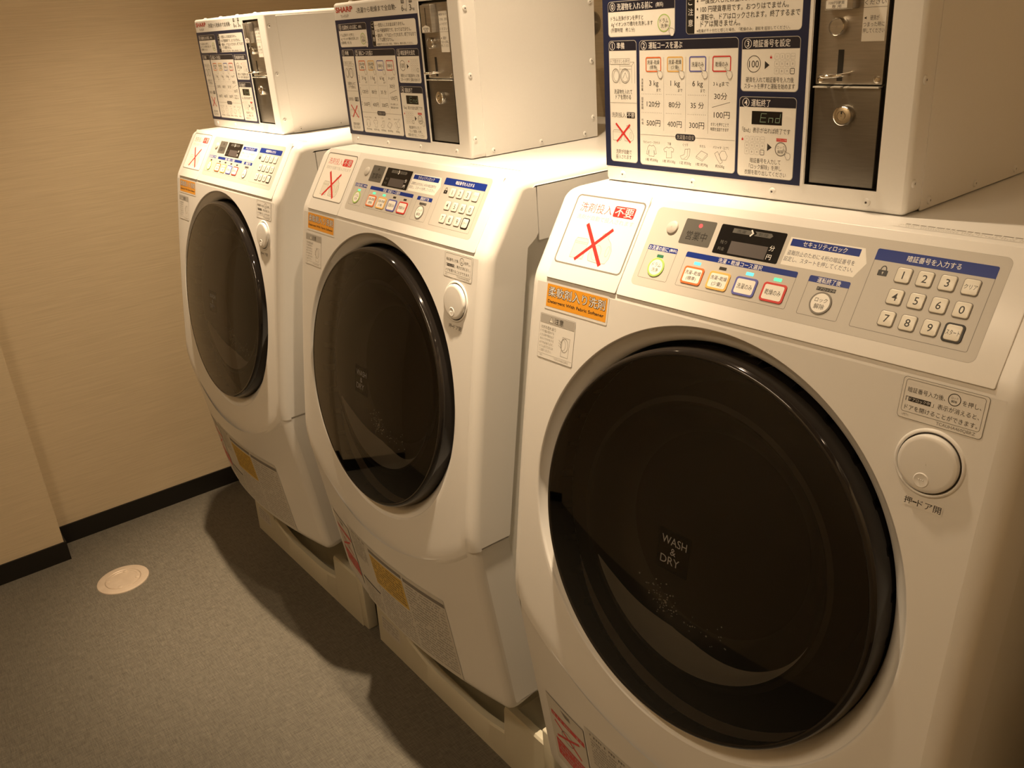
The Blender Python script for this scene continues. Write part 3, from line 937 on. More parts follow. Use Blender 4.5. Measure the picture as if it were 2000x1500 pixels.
    f4 = f3.shifted(-.002, -.0185, .0074)
    mb.lathe([(.0086, 0), (.0076, .0008), (.0058, .0005), (.0005, .0000)], f4, 'white', 24)
    for q in (-.0022, 0, .0022):
        mb.lathe([(.0007, .0004), (.0006, .0012), (.0001, .0014)], f4.shifted(q, .0005), 'white', 8)
    mb.build('open_button', W, True)
    def d_lab(p):
        p.rr(.6390, -.2672, .6825, -.2555, .001, 'clearlab', 1)
        p.text('押', .6405, .6490, -.2612, .0078, 'ink', 2, .015); p.rect(.6497, -.2620, .6545, -.2606, 'ink', 2)
        p.text('ドア開', .6552, .6808, -.2614, .0080, 'ink', 2, .012)
    sticker('button_label', d_lab)
    # ---- labels on the lower front
    def grow(p, fnx, pts, k, l):
        p.poly(pts, k, l)
    def d_low(p):
        nq = 24
        for i in range(nq):       # cut into strips so the label follows the bulge
            a0, a1 = i / nq, (i + 1) / nq
            xa, xb = .1750 + .4265 * a0, .1750 + .4265 * a1
            p.rect(xa, -1.1100, xb, -.8760, 'paper2', 1)
        for i in range(8):
            xa = .2950 + .1510 * i / 8; p.rect(xa, -.8960, xa + .1510 / 8, -.8850, 'greyink', 2)
            xa = .4520 + .1480 * i / 8; p.rect(xa, -.8980, xa + .1480 / 8, -.8870, 'greyink', 2)
            xa = .2945 + .1500 * i / 8; p.rect(xa, -.9900, xa + .1500 / 8, -.9010, 'yellow', 2)
        for i in range(9): p.scribble(.299, .438, -.909 - i * .0088, .0044, 'ink', 3, 11 + i)
        for i in range(22): p.scribble(.455, .595, -.906 - i * .0090, .0042, 'greyink', 2, 40 + i)
        for i in range(12): p.scribble(.297, .446, -.999 - i * .0090, .0042, 'greyink', 2, 80 + i)
        p.scribble(.190, .280, -.884, .0060, 'ink', 2, 91)
        for i in range(9): p.scribble(.190, .270, -.895 - i * .0075, .0042, 'greyink', 2, 120 + i)
        for i in range(5): p.rect(.190 + .02 * i, -1.0330, .210 + .02 * i, -1.0270, 'ink', 2)
        for i in range(7): p.scribble(.190, .288, -1.042 - i * .0090, .0042, 'greyink', 2, 140 + i)
    sticker('care_label', d_low, plow, .0006)
    def d_red(p):
        n_ = 12
        for i in range(n_):
            xa = .0520 + .1180 * i / n_; xb = .0520 + .1180 * (i + 1) / n_
            p.rect(xa, -1.0720, xb, -.8930, 'greyink', 1); p.rect(max(xa, .0528), -1.0712, min(xb, .1692), -.8938, 'paper2', 2)
        p.poly([(.0980, -.9020), (.1270, -.9030), (.1290, -.9130), (.1120, -.9130)], 'greyink', 3)
        for i in range(8):
            xa = .0620 + .1040 * i / 8; xb = xa + .1040 / 8
            p.rect(xa, -.9420, xb, -.9300, 'red', 3); p.rect(xa, -1.0500, xb, -1.0040, 'red', 3)
        p.line([(.0720, -.9540), (.1150, -.9750), (.1450, -.9920)], .0055, 'red', 3); p.line([(.1450, -.9540), (.1080, -.9740), (.0720, -.9930)], .0055, 'red', 3.3)
        p.ello(.1080, -.9730, .0200, .0160, .002, 'greyink', 2.6)
        for i in range(4): p.scribble(.068, .160, -1.011 - i * .0100, .006, 'paper2', 4, 5 + i)
        p.scribble(.066, .160, -.936, .006, 'paper2', 4, 3)
    sticker('warning_label', d_red, plow, .0006)
    # strip of print along the top
    p = Pr()
    p.rect(.526, -.046, .700, -.026, 'clearlab', 1)
    rnd = random.Random(3)
    x = .535
    while x < .690:
        w = rnd.uniform(.004, .012); p.rect(x, -.0315, x + w, -.0283, 'greyink', 2); x += w + .0015
    for i in range(2): p.scribble(.531, .690, -.0360 - i * .005, .003, 'lightink', 2, 33 + i)
    p.build('top_label', lambda x, y, d: (x, y, d), W, .0002)
    return W

def join_print(mb, p, f, off):
    n0 = len(mb.v)
    mb.v += [tuple(f(x, y, off + p.EPS * l)) for x, y, l in p.v]
    for fc, mi in zip(p.f, p.m):
        mb.f.append([n0 + i for i in fc]); mb.m.append(mb.mi(p.mats[mi]))

def add_lamps(W, states, red, only=None):
    """indicator lamps on a machine's control panel, as lit in the photograph"""
    cp = [c for c in W.children if c.name.split('.')[0] == 'control_panel'][0]
    names = {'off': 'ledoff', 'green': 'ledgreen', 'cyan': 'ledcyan', 'g': 'ledg'}
    for (x, s), st in zip(((.2366, .0795), (.3014, .0795), (.3428, .0795), (.3845, .0795), (.4255, .0797)), states):
        p = Pr(); p.rr(x - .0056, -s - .0021, x + .0056, -s + .0021, .0006, names[st], 5)
        o = p.build('indicator_lamp', pslant, cp, .0011)
        if st != 'off': o['label'] = {'green': 'dim green indicator lamp', 'cyan': 'lit cyan indicator lamp', 'g': 'lit green indicator lamp'}[st]
    p = Pr(); p.ell(.2837, -.0280, .0032, .0030, 'ledred' if red else 'ledoff', 6, 16)
    o = p.build('status_lamp', pslant, cp, .0011)
    if red: o['label'] = 'lit red status lamp'

# ---------------------------------------------------------------- coin box
BW, BH, BD = .500, .307, .3355
def pbox(x, z, d): return (x, -d, z)

def hand(p, x, y, s, l=6):
    pts = [(0, 0), (.006, .001), (.010, -.005), (.0165, -.0035), (.0195, -.0075), (.0195, -.0155), (.0165, -.0195), (.0105, -.0195), (.0075, -.0160), (.0030, -.0110), (.0045, -.0095), (.0065, -.0090)]
    q = [(x + a * s, y + b_ * s) for a, b_ in [(0, 0), (.0022, .0008), (.0072, -.0062), (.0090, -.0052), (.0112, -.0062), (.0130, -.0058), (.0150, -.0072), (.0172, -.0080), (.0182, -.0150), (.0150, -.0200), (.0095, -.0200), (.0070, -.0155), (.0040, -.0110), (.0060, -.0100), (.0058, -.0078)]]
    p.poly(q, 'paper', l); p.line(q, .0005, 'greyink', l + 1, True)

def build_sign(box):
    p = Pr()
    p.rect(.0015, .0235, .3540, .2718, 'navy', 1)
    def panel(x0, z0, x1, z1, hd, title=True):
        p.rr(x0, z0, x1, z1, .0055, 'lightink', 2)
        p.rr(x0 + .0008, z0 + .0008, x1 - .0008, z1 - .0008, .0050, 'paper', 3)
        p.rr(x0 + .0008, hd, x1 - .0008, z1 - .0008, .0050, 'dark', 4, (0, 0, 1, 1))
    def badge(n_, x, z):
        p.ello(x, z, .0056, .0058, .0007, 'whiteink', 5); p.text(n_, None, x, z, .0072, 'whiteink', 5, .01)
    # 0
    panel(.0126, .2143, .1420, .2634, .2490)
    badge('0', .0220, .2560); p.text('洗濯物を入れる前に', .0312, .1008, .2556, .0095, 'whiteink', 5, .008); p.text('(無料)', .1068, .1205, .2548, .0072, 'whiteink', 5)
    p.text('ドラム洗浄ボタンを押すと', .0183, .0829, .2399, .0068, 'ink', 5); p.text('Ag⁺イオン水で槽内を洗浄します', .0188, .1011, .2315, .0072, 'ink', 5); p.text('(所要時間　約１分)', .0183, .0665, .2234, .0070, 'ink', 5)
    p.ell(.1220, .2306, .0116, .0116, 'pict', 5); p.ello(.1220, .2306, .0118, .0118, .0013, 'greenb', 6); p.text('ドラム', .1142, .1298, .2335, .0055, 'ink', 6); p.text('洗浄', .1160, .1278, .2268, .0058, 'ink', 6)
    hand(p, .1280, .2275, .72, 7)
    # caution
    p.rr(.1618, .2140, .3440, .2636, .0055, 'lightink', 2); p.rr(.1626, .2148, .3436, .2632, .0050, 'paper', 3)
    p.rr(.1626, .2148, .1766, .2632, .0045, 'black', 4, (1, 0, 0, 1))
    for ch, z in (('ご', .2555), ('注', .2425), ('意', .2285)): p.text(ch, None, .1697, z, .0088, 'whiteink', 5)
    for z in (.2553, .2454, .2352): p.ell(.1813, z, .0013, .0014, 'ink', 5, 12)
    p.text('一度投入したお金は戻りません。', .1866, .3010, .2556, .0078, 'ink', 5, .004)
    p.text('100 円硬貨専用です。おつりはでません。', .1866, .3240, .2449, .0080, 'ink', 5, .004)
    p.text('運転中、ドアはロックされます。終了するまで', .1866, .3405, .2350, .0080, 'ink', 5, .004)
    p.text('ドアは開きません。', .1870, .2520, .2265, .0078, 'ink', 5, .004)
    p.text('※乾燥が不十分だと感じた場合、「乾燥のみ」運転を追加してください。', .1805, .3275, .2180, .0044, 'ink', 5)
    # 1
    panel(.0125, .0312, .0692, .2094, .1952)
    badge('1', .0200, .2020); p.text('準備', .0290, .0450, .2020, .0092, 'whiteink', 5, .006)
    p.rect(.0150, .1762, .0552, .1838, 'paper', 5); p.line([(.0150, .1762), (.0552, .1762), (.0552, .1838), (.0150, .1838)], .0004, 'greyink', 6, True)
    p.text('ドア開ボタンを押す', .0160, .0542, .1800, .0058, 'greyink', 6, -.004)
    p.line([(.0345, .1760), (.0345, .1480)], .0004, 'greyink', 5); p.line([(.0560, .1790), (.0640, .1790), (.0590, .1735), (.0590, .1490)], .0004, 'greyink', 5); p.line([(.0640, .1790), (.0650, .1740), (.0650, .1490)], .0004, 'greyink', 5)
    p.line([(.0345, .1735), (.0590, .1735)], .0004, 'greyink', 5); p.line([(.0345, .1690), (.0575, .1690)], .0004, 'greyink', 5)
    p.ello(.0262, .1595, .0080, .0105, .0009, 'greyink', 5); p.ello(.0270, .1595, .0055, .0080, .0005, 'greyink', 5)
    p.ello(.0455, .1593, .0098, .0108, .0010, 'greyink', 5); p.ello(.0455, .1593, .0075, .0086, .0005, 'greyink', 5); p.line([(.0410, .1560), (.0440, .1610), (.0460, .1640), (.0480, .1590), (.0500, .1555)], .0005, 'greyink', 5)
    p.text('洗濯物を入れて', .0222, .0594, .1367, .0068, 'ink', 5); p.text('ドアを閉める', .0251, .0569, .1289, .0068, 'ink', 5)
    p.line([(.0134, .1204), (.0684, .1204)], .0004, 'greyink', 5)
    p.text('洗剤投入', .0160, .0457, .1024, .0076, 'ink', 5, -.004); p.rr(.0478, .0980, .0645, .1070, .0012, 'black', 5); p.text('不要', .0490, .0634, .1025, .0070, 'whiteink', 6)
    p.line([(.0178, .0640), (.0178, .0775), (.0200, .0795), (.0335, .0795), (.0355, .0775), (.0355, .0660), (.0335, .0640)], .0005, 'greyink', 5, True); p.line([(.0178, .0765), (.0355, .0765)], .0003, 'greyink', 5)
    bt = [(.0430, .0640), (.0420, .0700), (.0440, .0770), (.0470, .0815), (.0475, .0870), (.0520, .0875), (.0530, .0835), (.0580, .0790), (.0615, .0720), (.0600, .0660), (.0560, .0635)]
    p.line(bt, .0005, 'greyink', 5, True); p.ello(.0555, .0725, .0022, .0050, .0004, 'greyink', 5, 14)
    p.line([(.0255, .0885), (.0535, .0625)], .0030, 'red', 6); p.line([(.0530, .0875), (.0270, .0630)], .0030, 'red', 6.4)
    p.text('洗剤が自動で', .0238, .0567, .0471, .0068, 'ink', 5); p.text('投入されます', .0236, .0562, .0392, .0068, 'ink', 5)
    # 2
    panel(.0745, .0305, .2508, .2086, .1950)
    badge('2', .0835, .2012); p.text('運転コースを選ぶ', .0928, .1555, .2012, .0094, 'whiteink', 5, .008)
    BT = [(.0869, .1168, 'orangeb', '洗濯~乾燥', '(標準)'), (.1277, .1571, 'yellowb', '洗濯~乾燥', '(少量)'), (.1682, .1978, 'blueb', '洗濯のみ', None), (.2084, .2394, 'redb', '乾燥のみ', None)]
    for x0, x1, c_, a_, b2 in BT:
        if c_ == 'yellowb': p.rr(x0, .1650, x1, .1857, .003, 'pict', 5)
        p.rro(x0, .1650, x1, .1857, .0030, .0017, c_, 6)
        xm = (x0 + x1) / 2
        if b2:
            p.text(a_, xm - .0116, xm + .0116, .1784, .0060, 'ink', 7); p.text(b2, xm - .0070, xm + .0070, .1712, .0060, 'ink', 7)
        else: p.text(a_, xm - .0105, xm + .0105, .1750, .0066, 'ink', 7)
        hand(p, x1 - .0105, .1705, .72, 8)
    for x in (.1214, .1620, .2025): p.line([(x, .1850), (x, .0825)], .0003, 'greyink', 5)
    for x, a_, w in ((.1026, '3 kg', .0088), (.1430, '1 kg', .0088), (.1834, '6 kg', .0092)):
        p.text(a_, x - w, x + w, .1485, .0094, 'ink', 5); p.text('まで', x + .0052, x + .0132, .1400, .0044, 'ink', 5)
    for x, a_, w in ((.1018, '120分', .0131), (.1423, '80分', .0112), (.1832, '35 分', .0118)): p.text(a_, x - w, x + w, .1203, .0090, 'ink', 5)
    for x, a_ in ((.1015, '500円'), (.1420, '400円'), (.1827, '300円')): p.text(a_, x - .0134, x + .0134, .0928, .0090, 'ink', 5)
    for z in (.1340, .1076):
        for x0, x1 in ((.0790, .1165), (.1265, .1570), (.1672, .1985)):
            q = x0
            while q < x1: p.ell(q, z, .0005, .0005, 'greyink', 5, 6); q += .0034
    for xs, z0, chs in ((.0800, .1540, '洗濯容量'), (.0800, .1275, '目安時間'), (.0800, .0968, '料金')):
        for i, ch in enumerate(chs): p.text(ch, None, xs, z0 - i * .0045, .0038, 'ink', 5)
    p.text('3 k gまで', .2105, .2370, .1490, .0066, 'ink', 5); p.text('30分', .2125, .2345, .1334, .0090, 'ink', 5)
    p.line([(.2095, .1184), (.2393, .1257)], .0005, 'ink', 5); p.text('100円', .2125, .2395, .1085, .0090, 'ink', 5)
    p.text('ボタンを押すことで', .2075, .2385, .0957, .0048, 'ink', 5); p.text('時間を追加できます', .2075, .2385, .0891, .0048, 'ink', 5)
    p.line([(.0755, .0754), (.2490, .0754)], .0005, 'greyink', 5); p.rr(.1440, .0706, .1806, .0798, .0040, 'dark', 6); p.text('洗濯量の目安', .1462, .1785, .0752, .0064, 'lightink', 7)
    for x, a_, w in ((.0975, 'ワイシャツ・ブラウス', .0165), (.1322, '下着', .0035), (.1628, 'くつ下', .0050), (.1938, 'タオル', .0052), (.2260, 'パジャマ（上下）', .0135)): p.text(a_, x - w, x + w, .0645, .0040, 'ink', 5)
    for x, a_, w in ((.0979, '1枚 約200g', .0120), (.1318, '1枚 約130g', .0120), (.1629, '1足 約50g', .0105), (.1930, '1枚 約70g', .0108), (.2250, '約500g', .0078)): p.text(a_, x - w, x + w, .0384, .0054, 'ink', 5)
    gi = 'greyink'
    def pl_(pts, ox, oz, sc=1.0): p.line([(ox + a_ * sc, oz + b2 * sc) for a_, b2 in pts], .0005, gi, 5, True)
    pl_([(-.004, .0085), (0, .0070), (.004, .0085), (.0075, .0050), (.0095, -.0040), (.0065, -.0050), (.0050, .0010), (.0050, -.0080), (-.0050, -.0080), (-.0050, .0010), (-.0075, -.0060), (-.0100, -.0050), (-.0075, .0050)], .0975, .0522)
    pl_([(-.004, .0075), (0, .0060), (.004, .0080), (.0095, .0050), (.0080, .0005), (.0050, .0015), (.0055, -.0080), (-.0050, -.0085), (-.0048, .0010), (-.0080, .0000), (-.0100, .0040)], .1315, .0522)
    pl_([(-.0005, .0065), (.0085, .0075), (.0075, -.0020), (.0030, -.0080), (-.0070, -.0080), (-.0095, -.0040), (-.0020, -.0010)], .1628, .0520); p.line([(.1668, .0590), (.1662, .0490), (.1600, .0445)], .0004, gi, 5)
    pl_([(-.0100, -.0020), (-.0010, .0060), (.0100, .0025), (.0100, -.0005), (.0010, -.0085), (-.0100, -.0045)], .1928, .0520); p.line([(.1828, .0500), (.1938, .0455), (.2028, .0545)], .0004, gi, 5)
    pl_([(-.0030, .0030), (.0010, .0075), (.0065, .0080), (.0110, .0010), (.0085, -.0045), (.0000, -.0050)], .2265, .0525); pl_([(-.0110, .0040), (-.0060, .0070), (.0030, -.0070), (-.0010, -.0100), (-.0070, -.0030)], .2265, .0520)
    # 3
    panel(.2560, .1405, .3438, .2074, .1930)
    badge('3', .2656, .1998); p.text('暗証番号を設定', .2739, .3290, .1998, .0094, 'whiteink', 5, .006)
    p.ello(.2758, .1748, .0106, .0106, .0008, 'ink', 5); p.text('100', .2682, .2834, .1748, .0085, 'ink', 5)
    p.poly([(.2926, .1682), (.2998, .1733), (.2926, .1784)], 'ink', 5)
    def pad(x0, z0, dx, dz, w, h):
        for r_ in range(3):
            for c_ in range(4):
                x, z = x0 + c_ * dx, z0 - r_ * dz; last = r_ == 2 and c_ == 3
                p.rro(x - w, z - h, x + w, z + h, .0012, .0007 if last else .0003, 'ink' if last else 'lightink', 5)
                tx = [['1', '2', '3', 'クリア'], ['4', '5', '6', '0'], ['7', '8', '9', 'スタート']][r_][c_]
                if len(tx) > 1: p.text(tx, x - w * .75, x + w * .75, z, .0016, 'greyink', 5)
                else: p.text(tx, None, x, z, .0026, 'greyink', 5)
    pad(.3105, .1836, .0078, .0088, .0033, .0036)
    def lock(x, z): p.rect(x - .0015, z - .0022, x + .0015, z + .0002, 'red', 5); p.ello(x, z, .0011, .0018, .0004, 'red', 5, 10, 0, PI)
    lock(.3016, .1835)
    p.text('硬貨を入れて暗証番号を入力後', .2640, .3367, .1553, .0068, 'ink', 5); p.text('スタートを押すと運転を始めます', .2617, .3387, .1473, .0068, 'ink', 5)
    # 4
    panel(.2548, .0290, .3430, .1340, .1207)
    badge('4', .2654, .1264); p.text('運転終了', .2740, .3038, .1262, .0094, 'whiteink', 5, .006)
    p.rect(.2756, .0986, .3226, .1158, 'screen', 5)
    w = .0008
    def seg(pts): p.line(pts, w, 'lcdgreen', 6)
    seg([(.2985, .1128), (.2905, .1128), (.2890, .1020), (.2975, .1020)]); seg([(.2898, .1074), (.2975, .1074)])
    seg([(.3020, .1020), (.3026, .1074), (.3088, .1074), (.3082, .1020)]); seg([(.3200, .1128), (.3186, .1020), (.3125, .1020), (.3131, .1074), (.3192, .1074)])
    p.text('「End」表示が出れば終了です', .2610, .3358, .0911, .0072, 'ink', 5)
    lock(.2619, .0793); pad(.2692, .0795, .0083, .0085, .0034, .0036)
    p.poly([(.3018, .0648), (.3090, .0699), (.3018, .0750)], 'ink', 5)
    p.rect(.3154, .0782, .3314, .0822, 'red', 5); p.text('ドアロック中', .3160, .3308, .0802, .0026, 'paper', 6)
    p.ello(.3228, .0684, .0090, .0092, .0013, 'greyink', 5); p.text('ロック', .3170, .3286, .0708, .0044, 'greyink', 6); p.text('解除', .3180, .3270, .0652, .0048, 'ink', 6)
    hand(p, .3265, .0680, .62, 7)
    p.text('暗証番号を入力して', .2753, .3236, .0513, .0066, 'ink', 5); p.text('「ロック解除」を押し', .2740, .3252, .0432, .0066, 'ink', 5); p.text('衣類を取り出してください', .2668, .3327, .0352, .0066, 'ink', 5)
    p.build('instruction_panel', pbox, box, .0002)
    # maker's lettering above
    p = Pr()
    p.text('SHARP', .0113, .0900, .2925, .0112, 'logo', 1, .030); p.text('TU-HD63P', .0315, .0690, .2790, .0058, 'greyink', 1)
    p.text('-洗濯から乾燥まで全自動-', .1050, .2755, .2878, .0112, 'ink', 1, .006)
    for x0, a_, n_ in ((.2960, '洗濯', '6'), (.3262, '乾燥', '3')):
        p.rr(x0, .2924, x0 + .0115, .2998, .0006, 'ink', 1); p.text(a_, x0 + .0012, x0 + .0103, .2961, .0050, 'boxwhite', 2)
        p.text(n_, x0 - .0005, x0 + .0070, .2838, .0112, 'ink', 1); p.text('kg', x0 + .0085, x0 + .0185, .2808, .0060, 'ink', 1)
    p.line([(.3178, .2998), (.3150, .2770)], .0007, 'ink', 1)
    p.build('maker_lettering', pbox, box, .0002)

def build_coin_box(label, loc, rz):
    B = thing('coin_box', label, 'coin box', loc, rz, 'coin boxes on the washing machines')
    mb = MB()
    ox0, ox1, oz0, oz1 = .3605, .4605, .0265, .2925
    # front skin with the opening
    r = .0045
    xs = [.0, ox0, ox1, BW]; zs = [0, oz0, oz1, BH]
    def fr_rect(x0, z0, x1, z1): mb.face([(x0, 0, z0), (x1, 0, z0), (x1, 0, z1), (x0, 0, z1)], 'boxwhite')
    e = .006
    fr_rect(e, e, ox0, BH - e); fr_rect(ox1, e, BW - e, BH - e); fr_rect(ox0, e, ox1, oz0); fr_rect(ox0, oz1, ox1, BH - e)
    # rounded edges round the front
    outl = rr_pts(0, 0, BW, BH, .009, 6)
    inn = rr_pts(e, e, BW - e, BH - e, .0004, 6)
    rows = [[(x, BD, z) for x, z in outl]]
    for t in range(0, 91, 18):
        a = math.radians(t); k = 1 - math.cos(a); h = math.sin(a)
        rows.append([(xo + (xi - xo) * k, e * (1 - h), zo + (zi - zo) * k) for (xo, zo), (xi, zi) in zip(outl, inn)])
    mb.grid(rows, 'boxwhite', closed=True)
    # fill between the rounded ring and the straight pieces (corner slivers)
    for (cx, cz, i0) in ((e, e, 0), (BW - e, e, 7), (BW - e, BH - e, 14), (e, BH - e, 21)):
        mb.face([(x, 0, z) for x, z in inn[i0:i0 + 7]] , 'boxwhite')
    mb.face([(x, BD, z) for x, z in outl][::-1], 'boxwhite')
    mb.build('casing', B, True, math.radians(28))
    # cover that wraps over the sides, a shade proud, leaving a fine seam near the front
    for xs_, nm in ((BW, 'side_cover'), (0.0, 'side_cover')):
        mb = MB(); sg = 1 if xs_ > 0 else -1
        def f(y, z, d): return (xs_ + sg * d, y, z)
        slab(mb, rr_pts(.0335, .0012, BD - .0005, BH - .010, .0015, 2), f, -.001, .0009, 'boxwhite', .0006)
        mb.build(nm, B)
    # dark recess of the coin opening
    mb = MB(); d = .010
    pts = [(ox0, oz0), (ox1, oz0), (ox1, oz1), (ox0, oz1)]
    for i in range(4):
        (xa, za), (xb, zb) = pts[i], pts[(i + 1) % 4]
        mb.face([(xa, 0, za), (xb, 0, zb), (xb, d, zb), (xa, d, za)], 'blackp')
    mb.face([(x, d, z) for x, z in pts], 'blackp')
    # thin white liner standing beside the sign
    mb.box(ox0 - .0045, -.0012, oz0, ox0 - .0012, .002, oz1, 'boxwhite')
    mb.build('coin_opening', B)
    # upper plate: coin entry
    mb = MB()
    def f(x, z, dd): return (x, -dd, z)
    slab(mb, rr_pts(.3648, .1500, .4528, .2880, .0015, 2), f, -.0095, -.0040, 'steel', .0008)
    # slot for returned coins (dark)
    mb.face([(.3936, -.0000 + .0038, .1540), (.4012, .0038, .1540), (.4012, .0038, .1900), (.3936, .0038, .1900)], 'black')
    up = mb.build('coin_plate', B, True)
    mb = MB()
    bx0, bx1, bz0, bz1 = .3790, .4155, .2350, .2850
    mb.box(bx0, -.010, bz0, bx1, .006, bz1, 'steel', .0012)
    mb.face([(.3962, -.0102, .2440), (.3985, -.0102, .2440), (.3985, -.0102, .2800), (.3962, -.0102, .2800)], 'black')
    mb.face([(.3812, -.0103, .2364), (.4085, -.0103, .2364), (.4085, -.0103, .2450), (.3812, -.0103, .2450)], 'paper')
    mb.face([(.3805, -.0104, .2450), (.4092, -.0104, .2450), (.3948, -.0104, .2490)], 'paper')
    p = Pr(); p.text('100円硬貨', .3850, .4050, .2425, .0036, 'ink', 1); p.text('専 用', .3890, .4010, .2385, .0036, 'ink', 1)
    join_print(mb, p, pbox, .0103)
    mb.build('coin_entry', up, True)
    mb = MB()
    fk = Frame((.3932, .004, .2160), (1, 0, 0), (0, 0, 1), (0, -1, 0))
    mb.lathe([(.0105, 0), (.0105, .006), (.0098, .0085), (.0092, .0090)], fk, 'chrome', 32)
    mb.lathe([(.0092, .0090), (.0086, .0078), (.0005, .0078)], fk, 'steel', 32)
    mb.build('reject_button', up, True)
    mb = MB()
    pts = [(.3930 + .0165 * math.cos(PI * i / 28), .006 - .026 * math.sin(PI * i / 28), .1622 - .0016 * i / 28) for i in range(29)]
    mb.tube(pts, .0022, 'chrome', 12)
    mb.build('return_lever', up, True)
    for sx in (.3722, .4462):
        mb = MB(); fs = Frame((sx, .004, .1557), (1, 0, 0), (0, 0, 1), (0, -1, 0))
        mb.lathe([(.0042, 0), (.0040, .0014), (.0026, .0022), (.0024, .0014), (.0004, .0014)], fs, 'chrome', 18)
        mb.build('screw', up, True)
    p = Pr()
    p.rect(.4218, .1985, .4505, .2720, 'paper', 1); p.line([(.4218, .2353), (.4505, .2353)], .0005, 'greyink', 2)
    for i, tx in enumerate(['◀ 硬貨がつまった', 'ときは、返却', 'レバーを下げて', 'ください']): p.text(tx, .4228, .4490, .2660 - .0085 * i, .0048, 'ink', 2)
    p.poly([(.4232, .2240), (.4262, .2256), (.4262, .2224)], 'ink', 2)
    p.text('硬貨が', .4310, .4420, .2240, .0056, 'ink', 2); p.text('つまった時に', .4228, .4490, .2170, .0054, 'ink', 2); p.text('押してください', .4228, .4495, .2102, .0054, 'ink', 2)
    p.build('coin_label', pbox, up, -.0038)
    # lower plate: cash door
    mb = MB()
    slab(mb, rr_pts(.3648, .0285, .4528, .1465, .0012, 2), f, -.0095, -.0030, 'steeld', .0008)
    for xa, xb in ((.3655, .3850), (.3895, .4030), (.4075, .4520)):
        mb.box(xa, -.0022, .1466, xb, .0080, .1482, 'tabmetal')  # pale tone paints the highlight along the plate's top edge
    lo = mb.build('cash_door', B, True)
    mb = MB(); fk = Frame((.4092, .003, .1145), (1, 0, 0), (0, 0, 1), (0, -1, 0))
    mb.lathe([(.0128, 0), (.0128, .004), (.0116, .0075), (.0098, .0085), (.0060, .0088), (.0056, .0075), (.0050, .0075), (.0046, .0088), (.0005, .0088)], fk, 'chrome', 40)
    mb.face([fk.p(x, y, .0092) for x, y in ((-.0006, .0020), (.0006, .0020), (.0006, .0058), (-.0006, .0058))], 'black')
    mb.build('lock', lo, True)
    build_sign(B)
    # pan-head screws: along the bottom and top of the front, on both sides
    def screw(o, u, v, n_):
        mb = MB(); fs = Frame(o, u, v, n_)
        mb.lathe([(.0052, 0), (.0051, .0006), (.0042, .0018), (.0024, .0024), (.0016, .0024), (.0013, .0014), (.0003, .0014)], fs, 'boxwhite', 18)
        mb.lathe([(.0014, .0018), (.0003, .0018)], fs, 'ink', 8)
        mb.build('screw', B, True)
    for x in (.0376, .1767, .3132, .4492): screw((x, 0, .0122), (1, 0, 0), (0, 0, 1), (0, -1, 0))
    for x in (.06, .18, .30, .42): screw((x, .014, BH), (1, 0, 0), (0, 1, 0), (0, 0, 1))
    for z in (.2731, .1552, .0380): screw((BW, .0112, z), (0, 1, 0), (0, 0, 1), (1, 0, 0))
    for y in (.0534, .1762, .2977): screw((BW + .0009, y, .0110), (0, 1, 0), (0, 0, 1), (1, 0, 0))
    for z in (.2700, .1560, .0420): screw((BW + .0009, .3230, z), (0, 1, 0), (0, 0, 1), (1, 0, 0))
    for z in (.2731, .0380): screw((0, .0112, z), (0, -1, 0), (0, 0, 1), (-1, 0, 0))
    return B

